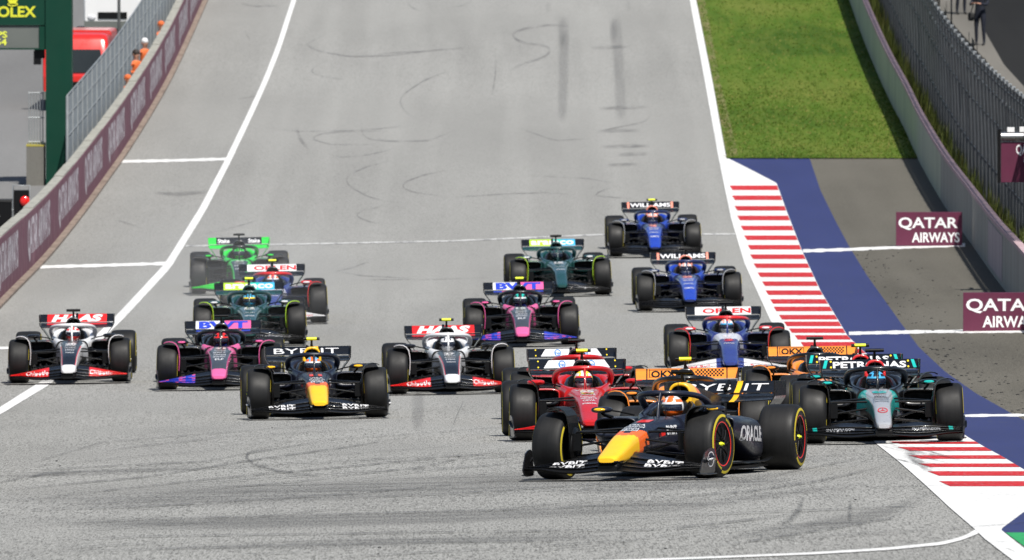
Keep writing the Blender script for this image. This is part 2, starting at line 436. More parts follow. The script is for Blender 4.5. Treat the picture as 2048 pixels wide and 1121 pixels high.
# wall foot lines in world space
class Curve:
    def __init__(s, px, step=0.5):
        w = sorted([G(x, y) for x, y in px], key=lambda p: p.y)
        s.P = []
        for i in range(len(w) - 1):
            p0, p1, p2, p3 = w[max(i-1, 0)], w[i], w[i+1], w[min(i+2, len(w)-1)]
            n = max(1, int((p2.y - p1.y) / step))
            for k in range(n):
                t = k / n
                x = 0.5*((2*p1.x) + (-p0.x+p2.x)*t + (2*p0.x-5*p1.x+4*p2.x-p3.x)*t*t + (-p0.x+3*p1.x-3*p2.x+p3.x)*t**3)
                y = p1.y + (p2.y - p1.y) * t; s.P.append(Vector((x, y, gz(x, y))))
        for _ in range(30):
            xs = [p.x for p in s.P]
            for i in range(1, len(xs) - 1): s.P[i].x = (xs[i-1] + 2*xs[i] + xs[i+1]) / 4
        s.S = [0]
        for i in range(1, len(s.P)): s.S.append(s.S[-1] + (s.P[i] - s.P[i-1]).length)
    def at(s, d):
        d = max(0, min(s.S[-1] - 1e-4, d)); lo, hi = 0, len(s.S) - 1
        while hi - lo > 1:
            m = (lo + hi) // 2
            if s.S[m] <= d: lo = m
            else: hi = m
        t = (d - s.S[lo]) / (s.S[hi] - s.S[lo]); p = s.P[lo].lerp(s.P[hi], t)
        a, b = s.P[max(0, lo-6)], s.P[min(len(s.P)-1, hi+6)]; tg = (b - a).normalized()
        return p, tg
    def s_of_y(s, Y):
        for i, p in enumerate(s.P):
            if p.y >= Y: return s.S[i]
        return s.S[-1]
    def pt(s, d, off, h):
        """off metres to the right of the line (looking away from the camera), h above its foot"""
        p, t = s.at(d); n = Vector((t.y, -t.x, 0)).normalized(); return Vector((p.x + n.x*off, p.y + n.y*off, p.z + h))
WR = Curve(WR_B)
WL = Curve([(-330, 1000), (-200, 845), (-100, 722), (0, 605), (94, 508), (171, 411), (245, 308), (337, 154), (408, 0), (450, -100)])
def curve_sheet(name, cv, o0, o1, lift, mat, step=1.5, s0=0, s1=None, kind='structure', nx=1):
    s1 = cv.S[-1] if s1 is None else s1
    rows = []
    for d in frange(s0, s1, step):
        r = []
        for k in range(nx + 1):
            p = cv.pt(d, o0 + (o1 - o0) * k / nx, 0); r.append((p.x, p.y, gz(p.x, p.y)))
        rows.append(r)
    o = fixn(sheet(name, rows, lift, mat)); return tag(o, kind=kind)

tag(strip_px('dusty_verge_edge', [(1389, -60), (1391, -8), (1425.5, 164), (1453, 317)], [(1404, -60), (1408, -8), (1440, 164), (1478, 317)], -60, 316, 0.034, M['dusty'], nx=2), kind='structure')
# right-hand verge: grass, run-off asphalt, blue paint
tag(strip_px('runoff_area', [(x - 6, y) for x, y in K_R], [(x + 8, y) for x, y in WR_B], 318, 1135, 0.003, M['runoff'], nx=8), kind='structure')
tag(strip_px('grass_verge', RL_R, [(x + 8, y) for x, y in WR_B], -60, 318.5, 0.03, M['grass'], nx=8), kind='structure')
tag(strip_px('blue_painted_strip', [(x - 5, y) for x, y in K_R], B_R, 318.5, 1068, 0.006, M['blue_paint'], nx=5), kind='structure')
tag(strip_px('green_painted_strip', [(1995, 1040), (2012, 1068), (2048, 1094), (2080, 1121)], [(2300, 1040), (2300, 1121)], 1067, 1130, 0.007, M['green_paint'], nx=3), kind='structure')
kerb = tag(strip_px('painted_kerb', RL_L, K_R, 316, 976, 0.0088, M['white_line'], nx=6, step=4), kind='structure')
# white area at the near end of the kerb
def poly_rows(name, L, Rr, y0, y1, lift, mat, parent=None): return strip_px(name, L, Rr, y0, y1, lift, mat, nx=4, step=4, parent=parent)
poly_rows('white_apron', RL_L + [(1968, 1079), (2023, 1121), (2040, 1135)], [(2250, 975), (2120, 1000), (2048, 1026), (2001, 1061), (2048, 1099), (2084, 1135)], 975, 1130, 0.0092, M['white_line'], kerb)
tag(strip_px('blue_painted_corner', [(2250, 975), (2120, 1000), (2048, 1026), (2001, 1061), (2012, 1068)], [(2500, 975), (2500, 1070)], 990, 1067, 0.0076, M['blue_paint'], nx=4), kind='structure')
# red stripes, each from its own left end to the kerb's right edge
REDS = [(1462,377),(1467,397),(1472,418),(1477,437.5),(1484,457.5),(1491,477),(1498,496),(1503,515),(1510,533),(1518,551),(1527,569),(1534,587),(1543,604.5),(1550,619.5),(1561,636),(1571,649.5)]
y = 663; x = 1581
while y < 872: REDS.append((x, y)); y += 13.5 + (y - 663) * 0.006; x += 13.2 * 0.86 + (y-663) * 0.008
for i, (x0, yc) in enumerate(REDS):
    hh = 4.6 if yc < 650 else 4.4
    x1 = interp(K_R, yc) - 1
    o = strip_px('red_stripe', [(x0 - 3, yc - hh), (x0 + 3, yc + hh)], [(interp(K_R, yc - hh) - 1, yc - hh), (interp(K_R, yc + hh) - 1, yc + hh)], yc - hh, yc + hh, 0.0122, M['red_paint'], nx=6, step=3, parent=kerb)
for y0, y1, xa, xb in [(885.5, 890, 1780, 1800), (896.5, 904, 1795, 1820), (913, 920, 1817, 1842), (929.5, 936.5, 1836, 1860), (945, 954, 1855, 1878), (965, 975, 1878, 1900)]:
    strip_px('red_stripe', [(xa, y0), (xb, y1)], [(min(2110, interp(K_R, y0)) - 1, y0), (min(2110, interp(K_R, y1)) - 1, y1)], y0, y1, 0.0122, M['red_paint'], nx=8, step=3, parent=kerb)
tag(strip_px('track_edge_line', RL_L, RL_R, -60, 317, 0.006, M['white_line'], nx=1), kind='structure')
# left white line of the pit exit
tag(ribbon_px('pit_exit_line', [(606, -60), (588, 0), (575, 40), (557, 96), (531, 162), (500, 230), (456, 322), (405, 420), (335, 533), (243, 632), (170, 703), (91, 767), (48, 793), (0, 823), (-60, 855), (-160, 905)],
    [9, 9, 9.2, 9.6, 10, 10.5, 11.8, 13, 14.5, 15, 15, 15, 14, 13, 12, 12], 0.006, M['white_line'], wob=0.03), kind='structure')
for nm, pts, w, mt in [('cross_line', [(240, 324), (350, 322), (452, 319)], 5.5, 'white_line'), ('cross_line', [(80, 535), (200, 532), (332, 528)], 6, 'white_line'),
                   ('cross_line', [(-80, 699), (20, 697)], 6, 'white_line'),
                   ('timing_line', [(372, 493), (600, 489), (900, 483), (1205, 470), (1470, 469)], 2.6, 'thin_line'),
                   ('cross_line', [(1606, 503), (1700, 500), (1800, 495.5), (1930, 491)], 6, 'white_line'), ('cross_line', [(1698, 668), (1850, 664.5), (2060, 663)], 6.5, 'white_line'),
                   ('cross_line', [(1926, 833), (1990, 832), (2130, 831)], 5, 'white_line')]:
    tag(ribbon_px(nm, pts, w, 0.0072, M[mt], wob=0.25), kind='structure')
tag(ribbon_px('corner_edge_line', [(1955, 1064), (1930, 1077), (1884, 1089), (1775, 1099.5), (1629, 1108.5), (1446, 1116), (1300, 1121.5), (1100, 1128)], [10, 7, 6, 5, 4.5, 4, 4, 4], 0.0072, M['white_line'], wob=0.06), kind='structure')
# pit lane left of the wall, service road right of it
curve_sheet('pit_lane', WL, -38, -0.3, 0.003, M['pit'], nx=2)
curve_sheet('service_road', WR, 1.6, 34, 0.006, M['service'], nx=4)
curve_sheet('weedy_strip', WR, 0.3, 1.75, 0.02, M['grass'])
tag(strip_px('concrete_path', [(1780, -60), (1862, 0), (1960, 110), (2040, 200)], [(1895, -60), (1950, 0), (1968, 61), (2008, 131), (2062, 190)], -60, 200, 0.016, M['path'], nx=3), kind='structure')

# tyre marks -------------------------------------------------------
def marks(name, lst, mat, lift, fade=0.3):
    mb = MB(); e = []
    for q_, (pts, w) in enumerate(lst): ribbon_px('m', pts, w, lift + q_ * 0.00004, None, edge=True, step=8, mb=mb, edges=e, fade=fade)
    me = mb.mesh(name); a = me.attributes.new('edge', 'FLOAT', 'POINT'); a.data.foreach_set('value', e)
    o = link(name, me, [mat]); fixn(o); return tag(o, kind='stuff', label='thin dark curling tyre marks on the pale asphalt' if name != 'rubber_bands' else 'broad soft dark rubber bands across the near asphalt', cat='tyre marks')
far = []
def wig(pts, w=2.6): far.append((pts, w*1.3))
wig([(1155,55),(1100,50),(1040,60),(1020,70),(1040,85),(1090,92),(1106,100),(1090,115),(1040,130),(1015,145),(1008,158)], 5)
wig([(1040,84),(1044,96),(1036,104)], 3)
wig([(665,62),(625,82),(610,90),(640,104),(700,114),(780,112),(880,100),(980,94)], 3)
wig([(740,114),(760,108),(860,102)], 2.5)
wig([(660,118),(625,135),(618,145),(650,155),(690,160)], 2.5)
wig([(990,95),(992,140),(985,190),(978,205)], 2.6)
wig([(905,140),(850,160),(805,190),(797,205),(815,230),(840,240)], 2.8)
wig([(812,0),(815,14),(845,24)], 2.5); wig([(945,0),(935,10),(900,16)], 2.5)
wig([(722,242),(724,272),(740,280),(800,284),(860,282),(910,260)], 3.2)
wig([(535,257),(600,264),(700,262),(760,258),(812,252),(790,247)], 2.4)
wig([(780,262),(690,264),(640,268),(620,278),(660,290),(760,290)], 2.8)
wig([(650,306),(680,316),(740,310),(790,298)], 2.4)
wig([(782,322),(730,335),(690,355),(695,372),(740,396),(800,408)], 3)
wig([(900,340),(850,350),(805,366),(800,376),(830,386),(900,395)], 3)
wig([(900,396),(1020,388),(1100,386),(1150,390)], 2.4); wig([(1300,222),(1306,230),(1290,245),(1200,262)], 3)
wig([(1240,370),(1195,385),(1185,392),(1260,398)], 2.6); wig([(1060,352),(1180,358),(1240,370)], 2)
wig([(770,412),(715,425),(708,432),(740,445),(770,450)], 3); wig([(1035,256),(1110,282),(1180,278)], 2.2)
wig([(590,250),(600,280),(618,300)], 7); wig([(470,200),(530,190)], 2); wig([(665,545),(700,538),(740,523)], 3); wig([(668,542),(720,552),(830,558)], 2.4)
wig([(700,560),(860,560),(985,556)], 2); wig([(400,470),(470,455),(520,440)], 2.4)
wig([(480,8),(510,14),(560,12)], 4); wig([(486,60),(506,88)], 3)
wig([(230,440),(250,446),(280,455)], 3); wig([(305,385),(345,390),(420,384)], 8)
for yy, a, b in [(216, 1195, 1300), (293, 1200, 1310), (330, 1210, 1280), (95, 1180, 1260), (262, 1190, 1280), (309, 1230, 1300)]: wig([(a, yy+2), ((a+b)/2, yy), (b, yy-1)], 7)
marks('tyre_marks', far, M['mark_faint'], 0.003)
patch = [([(1126,30),(1127,100)], 26), ([(1128,60),(1127,150),(1124,246)], 24), ([(1230,30),(1236,110),(1243,242)], 27), ([(836,770),(836,866)], 30), ([(1226,40),(1228,90)], 20), ([(1095,0),(1096,30)], 12), ([(1255,0),(1258,25)], 12)]
marks('patch_marks', patch, M['patch'], 0.0052, 0.08)
near = []
def nm_(pts, w=3): near.append((pts, w))
nm_([(-20,985),(120,972),(300,955),(520,920),(680,898),(860,870)], 4); nm_([(-20,1010),(200,985),(420,960),(700,935),(900,915),(1080,905)], 3)
nm_([(-20,948),(200,935),(400,925),(520,905),(640,885),(720,872)], 2.6); nm_([(560,892),(500,905),(488,916),(510,932),(560,945),(650,956)], 7)
nm_([(-20,970),(90,950),(180,945)], 6); nm_([(-20,1060),(300,1040),(700,1030),(1100,1020),(1500,990)], 3)
nm_([(-20,1090),(300,1075),(800,1068),(1300,1062),(1700,1045)], 3); nm_([(-20,1110),(400,1098),(900,1086),(1300,1085)], 2.5)
nm_([(-20,1025),(300,1015),(700,990),(1080,955)], 3); nm_([(300,990),(600,965),(850,935),(1050,890)], 2.4)
nm_([(640,1000),(900,990),(1200,970),(1500,960),(1700,935)], 3); nm_([(700,960),(900,940),(1060,925)], 2.5)
nm_([(1605,995),(1600,1020),(1585,1040),(1555,1055)], 15); nm_([(1300,1062),(1450,1048),(1600,1030)], 4)
nm_([(1400,1100),(1600,1070),(1780,1040),(1860,1000)], 5); nm_([(900,868),(915,830),(930,800)], 2.2)
nm_([(350,760),(460,740)], 2); nm_([(600,1121),(900,1105),(1250,1085),(1500,1050)], 2.5); nm_([(1700,1000),(1700,1050)], 12)
nm_([(200,905),(300,892),(420,880),(480,870)], 2); nm_([(60,930),(140,905),(230,880)], 2)
nm_([(1300,1000),(1500,985),(1660,960),(1790,930)], 6); nm_([(1340,965),(1560,950),(1790,905)], 3)
rr = random.Random(11)
for k in range(40):
    x0 = rr.uniform(-50, 1500); y0 = rr.uniform(880, 1115); L = rr.uniform(250, 900); sl_ = rr.uniform(-0.09, -0.035)
    nm_([(x0, y0), (x0 + L*0.5, y0 + sl_*L*0.5 + rr.uniform(-4, 4)), (x0 + L, y0 + sl_*L)], rr.uniform(0.9, 1.8))
for k in range(16):
    x0 = rr.uniform(1650, 1740); y0 = rr.uniform(895, 935)
    nm_([(x0 + 100, y0 - 15 + k), (x0 + 150, y0 + 2 + k*0.5), (x0 + 190, y0 + 12 + k*0.3)], 1.6)
near.append(([(1805,905),(1835,925),(1870,950)], 18))
marks('tyre_marks', near, M['mark'], 0.0145)
bands = [([(-40,1000),(250,1000),(600,985),(1000,965),(1400,940),(1760,905)], [60,56,50,44,34,16]), ([(-40,1040),(400,1050),(900,1035),(1400,1010),(1800,960)], [26,30,30,26,12]),
         ([(1440,1075),(1620,1055),(1760,1030),(1870,985)], [14,26,32,20]), ([(-40,955),(200,945),(420,935)], 14), ([(300,1100),(800,1085),(1300,1070)], 22), ([(1080,985),(1300,975),(1600,960)], 22)]
marks('rubber_bands', bands, M['mark_soft'], 0.0058)
# marbles and specks of dirt on the run-off
mb = MB(); rr = random.Random(5)
for k in range(300):
    if rr.random() < 0.85:
        yy = rr.uniform(500, 845); xx = interp(B_R, yy) + abs(rr.gauss(0, 75)); 
        if xx > interp(WR_B, yy) - 12: continue
    else: xx, yy = rr.uniform(60, 1900), rr.uniform(760, 1110)
    p = G(xx, yy); q = rr.uniform(0.006, 0.021) * (1 if xx > interp(B_R, min(yy,842)) else 0.6)
    mb.ellipsoid((p.x, p.y, p.z + q*0.3), (q*1.4, q*2.5, q*0.6), 6, 4)
tag(link('rubber_marbles', mb.mesh('rubber_marbles'), [M['black']]), 'black crumbs of tyre rubber scattered over the run-off', 'rubber crumbs', kind='stuff')

# ------------------------------------------------------------------ left wall with banners
def wall_strip(mb, cv, s0, s1, o0, o1, h0, h1, mat=0, step=1.5):
    rings = []
    for d in frange(s0, s1, step):
        rings.append([cv.pt(d, o0, h0), cv.pt(d, o1, h0), cv.pt(d, o1, h1), cv.pt(d, o0, h1)])
    return mb.loft(rings, mat, (True, True), False)
HL = 1.27
lw = empty('concrete_wall', WL.at(WL.S[-1]*0.5)[0], 'long left concrete pit wall hung with maroon airline banners', 'wall')
inv = lambda o, e: setattr(o, 'matrix_parent_inverse', Matrix.Translation(-Vector(e.location)))
seg = 5.0; n = int(WL.S[-1] / seg)
for k in range(n):
    o = link('wall_block', wall_strip(MB(), WL, k*seg + 0.012, (k+1)*seg - 0.012, -0.24, -0.025, -0.2, HL + 0.012 * math.sin(k*2.3), step=1.2).mesh('wall_block'), [M['concrete']], lw); inv(o, lw)
o = link('foot_strip', wall_strip(MB(), WL, 0, WL.S[-1], -0.02, 0.14, -0.1, 0.06).mesh('foot_strip'), [M['brown_strip']], lw); inv(o, lw)
# banner centres read along the wall
BL = 0
cents = [WL.s_of_y(G(x, y).y) for x, y in [(17, 588), (77, 526), (137, 456), (188, 388), (233, 326), (274, 260), (310, 199), (341, 147), (371, 92), (394, 42)]]
print('banner gaps', [round(cents[i+1]-cents[i], 1) for i in range(len(cents)-1)])
c0, c1 = cents[0], cents[-1]; per = (c1 - c0) / (len(cents) - 1)
for k in range(-4, len(cents) + 3):
    c = cents[k] if 0 <= k < len(cents) else (c0 + k * per if k < 0 else c1 + (k - len(cents) + 1) * per)
    lo = (c + (cents[k-1] if 0 < k < len(cents) else c - per)) / 2; hi = (c + (cents[k+1] if 0 <= k < len(cents)-1 else c + per)) / 2
    if lo < 0 or hi > WL.S[-1] or k == len(cents) or k == -1 and False: 
        if lo < 0 or hi > WL.S[-1]: continue
    b = link('banner', wall_strip(MB(), WL, lo + 0.03, hi - 0.03, -0.025, -0.012, 0.05, HL - 0.03).mesh('banner'), [M['maroon_far']], lw); inv(b, lw)
    t = MB(); ww = (hi - lo) * 0.72
    letter(t, 'QATAR AIRWAYS', (0,0,0), (1,0,0), (0,1,0), ww, 0.92, mapfn=lambda a, b_: WL.pt(c + a, -0.008, 0.66 + b_), bold=0.03)
    tb = link('lettering', t.mesh('lettering'), [M['pale']], b)
# fence on the left wall
def fence(cv, s0, s1, off, h0, h1, pitch, wr, mats, label, postgap, postr, rails, lean=0.0, wy=0.0):
    mid = cv.pt((s0+s1)/2, off, h0); f = empty('debris_fence', mid, label, 'fence')
    def P(d, h): 
        q = cv.pt(d, off + lean * max(0, (h - h0) / (h1 - h0)) ** 2, h); return q
    k = 0; pm = None
    for d in frange(s0, s1, postgap):
        m_ = MB().tube([P(d, h0 - 0.3), P(d, (h0+h1)/2), P(d, h1 - 0.03)], postr, 6)
        o = link('post', m_.mesh('post'), [mats[0]], f); inv(o, f)
    for h in rails:
        m_ = MB().tube([P(d, h) for d in frange(s0, s1, 2.0)], postr * 0.55, 5)
        o = link('rail', m_.mesh('rail'), [mats[0]], f); inv(o, f)
    w = MB(); H = h1 - h0; nseg = 4
    L = s1 - s0; slope = 1.0
    for sg in (1, -1):
        d = s0 - H / slope
        while d < s1 + H / slope:
            pts = []
            for q in range(nseg + 1):
                dd = d + sg * (q / nseg - 0.5) * H / slope + 0
                pts.append((dd, h0 + H * q / nseg))
            for (a, ha), (b, hb) in zip(pts, pts[1:]):
                if a < s0 or a > s1 or b < s0 or b > s1: continue
                pa, pb = P(a, ha), P(b, hb)
                t = (cv.at(a)[1]); u = Vector((t.x, t.y, 0)).normalized() * wr; nn = Vector((t.y, -t.x, 0)).normalized() * wr
                w.add([pa - u, pa + nn, pa + u, pb - u, pb + nn, pb + u], [(0,1,4,3), (1,2,5,4)], 0)
            d += pitch
    o = link('wire_mesh', w.mesh('wire_mesh'), [mats[1]], f); inv(o, f); o['kind'] = 'stuff'
    return f, P
sA = WL.s_of_y(G(172, 403).y)
f1, P1 = fence(WL, sA, WL.S[-1] - 1, -0.52, 0.5, 2.5, 0.13, 0.009, (M['steel'], M['wire_light']), 'grey mesh debris fence behind the left banner wall', 2.5, 0.035, (1.5, 2.0, 2.48))
# clamps along the wall top
# ------------------------------------------------------------------ right wall
HR = 1.08
rw = empty('concrete_wall', WR.at(WR.S[-1]*0.5)[0], 'long right concrete wall with pale pink coping beside the grass', 'wall')
seg = 2.5; n = int(WR.S[-1] / seg)
for k in range(n):
    g = M['concrete_green'] if WR.at(k*seg)[0].y > 262 else M['concrete']
    o = link('wall_panel', wall_strip(MB(), WR, k*seg + 0.015, (k+1)*seg - 0.015, 0.0, 0.12, -0.2, HR, step=1.25).mesh('wall_panel'), [g], rw); inv(o, rw)
o = link('coping', wall_strip(MB(), WR, 0, WR.S[-1], -0.015, 0.135, HR, HR + 0.08).mesh('coping'), [M['coping']], rw); inv(o, rw)
# old faded banner on the near part of it
sb = WR.s_of_y(G(1990, 560).y)
b = link('faded_banner', wall_strip(MB(), WR, sb - 4.5, sb + 5, -0.012, -0.002, 0.12, HR - 0.06).mesh('faded_banner'), [concrete('faded_pink_banner', (0.40, 0.33, 0.345), (0.34, 0.29, 0.29))], rw); inv(b, rw)
f2, P2 = fence(WR, WR.s_of_y(215), WR.S[-1] - 1, 0.62, 0.0, 3.75, 0.10, 0.010, (M['dark_steel'], M['wire']), 'tall dark catch fence of posts and chain link behind right wall', 2.0, 0.04, (1.5, 2.6, 3.25, 3.55, 3.7), lean=-0.12)
# a second, older fence row behind (seen through the first)
f3, P3 = fence(WR, WR.s_of_y(215), WR.S[-1] - 1, 1.35, 0.0, 2.15, 0.2, 0.008, (M['dark_steel'], M['wire']), 'lower chain link fence row standing behind the tall catch fence', 1.25, 0.05, (1.2, 2.1))
# top rail ledge with clamps of the tall fence
mbx = MB()
for d in frange(WR.s_of_y(215), WR.S[-1] - 1, 2.3):
    p = P2(d, 3.74); mbx.box((p.x - 0.035, p.y - 0.06, p.z - 0.05), (p.x + 0.035, p.y + 0.06, p.z + 0.03))
    p = P2(d + 0.4, 3.25); mbx.box((p.x - 0.03, p.y - 0.05, p.z - 0.04), (p.x + 0.03, p.y + 0.05, p.z + 0.03))
o = link('rail_clamps', mbx.mesh('rail_clamps'), [M['steel']], f2); inv(o, f2); o['kind'] = 'stuff'
# posts of varied age and hanging strips of scrim in the fence row behind
rr = random.Random(9); M['scrim_light'] = paint('pale_weathered_scrim', (0.46, 0.48, 0.48), 0.8, var=0.35, vs=2); M['scrim_olive'] = paint('olive_scrim', (0.10, 0.095, 0.05), 0.8, var=0.4, vs=2); M['scrim_dark'] = paint('dark_scrim', (0.02, 0.022, 0.024), 0.8, var=0.3, vs=2)
for mname in ('scrim_light', 'scrim_light', 'scrim_olive', 'scrim_dark'):
    mbx = MB(); d = WR.s_of_y(214) + rr.uniform(0, 1)
    while d < WR.S[-1] - 2:
        if mname == 'scrim_light': a, t_, wd = rr.uniform(0.1, 1.2), rr.uniform(1.2, 2.3), rr.choice([0.08, 0.14, 0.25, 0.4])
        elif mname == 'scrim_olive': a, t_, wd = 0.0, rr.uniform(0.9, 2.0), rr.choice([0.3, 0.5, 0.9])
        else: a, t_, wd = 0.0, rr.uniform(1.6, 2.3), rr.choice([0.4, 0.8, 1.2])
        off = 1.40 + rr.uniform(0.0, 0.25) + (0.3 if mname == 'scrim_dark' else 0)
        p0, p1, q0, q1 = [WR.pt(d_, off, h_) for d_, h_ in ((d, a), (d, t_), (d + wd, a), (d + wd, t_ + rr.uniform(-.1, .1)))]
        mbx.add([p0, q0, q1, p1], [(0, 1, 2, 3)], 0); d += rr.uniform(0.5, 2.0)
    o = link('scrim_strips', mbx.mesh('scrim_strips'), [M[mname]], f3); inv(o, f3); o['kind'] = 'stuff'

mbx = MB(); d = WR.s_of_y(214); rr = random.Random(31)
while d < WR.S[-1] - 2:
    a, t_, wd = rr.uniform(0.9, 2.2), rr.uniform(2.4, 3.6), rr.choice([0.03, 0.05, 0.09, 0.2])
    p0, p1, q0, q1 = [P2(d_, h_) + Vector((0.04, 0, 0)) for d_, h_ in ((d, a), (d, t_), (d + wd, a), (d + wd, t_))]
    mbx.add([p0, q0, q1, p1], [(0, 1, 2, 3)], 0); d += rr.choice([rr.uniform(0.2, 0.7), rr.uniform(0.2, 0.7), rr.uniform(1.5, 5.0)])
o = link('cable_strips', mbx.mesh('cable_strips'), [M['steel']], f2); inv(o, f2); o['kind'] = 'stuff'
# ------------------------------------------------------------------ grass blades and weeds (stuff)
def tufts(name, pts, mats, hmin, hmax, wdt, label, cat):
    mb = MB(); rr = random.Random(len(pts))
    for (p, k) in pts:
        for j in range(k):
            a = rr.uniform(0, 6.28); h = rr.uniform(hmin, hmax); w_ = wdt * rr.uniform(0.6, 1.4)
            dx, dy = max(-.05, rr.gauss(0, 0.04)), rr.gauss(0, 0.10); lx, ly = (rr.gauss(0, 0.35)*h if h < .2 else rr.uniform(-.03, .10)), rr.gauss(0, 0.3)*h
            b0 = Vector((p[0]+dx, p[1]+dy, p[2])); u = Vector((math.cos(a)*w_, math.sin(a)*w_, 0))
            mb.add([b0 - u, b0 + u, b0 + u*0.6 + Vector((lx*0.5, ly*0.5, h*0.6)), b0 + Vector((lx, ly, h)), b0 - u*0.6 + Vector((lx*0.5, ly*0.5, h*0.6))], [(0,1,2,3,4)], 0 if rr.random() < 0.88 else min(1, len(mats)-1))
    return tag(link(name, mb.mesh(name), mats), label, cat, kind='stuff')
rr = random.Random(21); pts = []
for k in range(9000):
    yy = rr.uniform(-20, 317) if rr.random() < 0.7 else rr.uniform(180, 317)
    xa, xb = interp(RL_R, yy) + 4, interp(WR_B, yy) - 2
    xx = rr.uniform(xa, xb)
    if rr.random() < 0.12: xx = rr.choice([xa + abs(rr.gauss(0, 6)), xb - abs(rr.gauss(0, 4))])
    p = G(xx, yy); pts.append(((p.x, p.y, p.z + 0.03), 2))
for xx in range(1452, 1832, 2): p = G(xx, 318 + rr.uniform(-4, 1)); pts.append(((p.x, p.y, p.z + 0.02), 4))
tufts('grass_tufts', pts, [M['blade'], M['dry_blade']], 0.018, 0.045, 0.015, 'short mown green grass with dry blades beside the track edge', 'grass')
pts = []
for k in range(1500):
    d = rr.uniform(WR.s_of_y(228), WR.S[-1] - 2); q = WR.pt(d, rr.uniform(0.22, 0.55) if rr.random() < .6 else rr.uniform(.5, 1.5), 0); pts.append(((q.x, q.y, q.z), 5))
tufts('weeds', pts, [M['weed'], M['dry_blade']], 0.3, 1.22, 0.028, 'straggly yellow green weeds growing between right wall and fence', 'weeds')

# ------------------------------------------------------------------ boards
def board(name, x0, x1, y0, y1, ybase, lines, label, thick=0.12, dz=0.0):
    p0 = G(x0, ybase); p1 = G(x1, ybase); s = FPX / proj(p0)[2]
    h = (y1 - y0) / s; z0 = p0.z + max(0, (ybase - y1)) / s + dz
    w = (x1 - x0) / s; cx = (p0.x + p1.x) / 2
    e = empty(name, (cx, p0.y, p0.z), label, 'advertising board', 'maroon airline boards')
    m_ = MB().box((-w/2, 0, z0 - p0.z), (w/2, thick, z0 - p0.z + h)); link('panel', m_.mesh('panel'), [M['maroon']], e)
    for sx in (-w*0.36, w*0.36):
        link('stand', MB().box((sx - 0.03, thick + 0.004, -0.05), (sx + 0.03, thick + 0.5, 0.06)).box((sx - 0.025, thick + 0.004, 0.065), (sx + 0.025, thick + 0.05, h*0.9)).mesh('stand'), [M['steel']], e)
    t = MB()
    for txt, fx, fy, fw, fh, b_ in lines:
        letter(t, txt, ((fx - 0.5) * w, -0.004, z0 - p0.z + fy * h), (1, 0, 0), (0, 0, 1), fw * w, fh * h, off=0.0, bold=b_)
    link('lettering', t.mesh('lettering'), [M['white']], e)
    return e
QA = [('QATAR', 0.485, 0.66, 0.90, 0.38, 0.02), ('AIRWAYS', 0.60, 0.25, 0.72, 0.30, 0.02)]
board('advertising_board', 1793, 1925, 425, 492, 494, QA, 'maroon QATAR AIRWAYS board farther back, wholly in view by the wall')
board('advertising_board', 1928, 2090, 586, 663, 664, QA, 'maroon QATAR AIRWAYS board nearer the camera, cut by the right edge')
# roller banner on the catch fence
sr = WR.s_of_y(G(2010, 585).y); pr = WR.pt(sr, -0.02, 0); s = FPX / proj(pr)[2]
def at_depth(x, y, Y):
    """world point at distance Y seen at photo pixel (x, y)"""
    zc = Y
    for _ in range(6):
        v = unproj(x, y, zc); zc += (Y - v.y)
    return unproj(x, y, zc)
Yr = pr.y; A = at_depth(2002, 365, Yr); B = at_depth(2105, 285, Yr)
e = empty('roller_banner', ((A.x+B.x)/2, Yr, A.z), 'maroon hanging roller banner with silver tube on the right fence', 'banner')
hw_, hh_ = (B.x - A.x)/2, (B.z - A.z)
link('sheet', MB().box((-hw_, 0, 0), (hw_, 0.04, hh_)).mesh('sheet'), [M['maroon']], e)
link('side_rail', MB().box((-hw_ - 0.07, -0.02, -0.01), (-hw_ - 0.012, 0.1, hh_ + 0.26)).mesh('side_rail'), [M['matt_carbon']], e)
link('side_rail', MB().box((hw_ + 0.012, -0.02, -0.01), (hw_ + 0.07, 0.1, hh_ + 0.26)).mesh('side_rail'), [M['matt_carbon']], e)
link('roller_tube', MB().tube([(-hw_, 0.02, hh_ + 0.11), (hw_, 0.02, hh_ + 0.11)], 0.085, 14).mesh('roller_tube'), [M['silver']], e)
link('bracket', MB().box((-hw_ + 0.12, -0.03, hh_ + 0.2), (-hw_ + 0.26, 0.07, hh_ + 0.29)).box((-hw_ + 0.36, -0.03, hh_ + 0.2), (-hw_ + 0.46, 0.07, hh_ + 0.3)).mesh('bracket'), [M['white']], e)
link('arm', MB().box((-hw_ + 0.2, 0.05, hh_), (-hw_ + 0.26, 0.95, hh_ + 0.06)).box((hw_ - 0.26, 0.05, hh_), (hw_ - 0.2, 0.95, hh_ + 0.06)).mesh('arm'), [M['steel']], e)
t = MB(); letter(t, 'QATAR', (0.04, -0.004, hh_*0.80), (1,0,0), (0,0,1), hw_*1.0, 0.22, off=0); letter(t, 'AIRWAYS', (0.14, -0.004, hh_*0.60), (1,0,0), (0,0,1), hw_*0.8, 0.15, off=0)
link('lettering', t.mesh('lettering'), [M['white']], e)

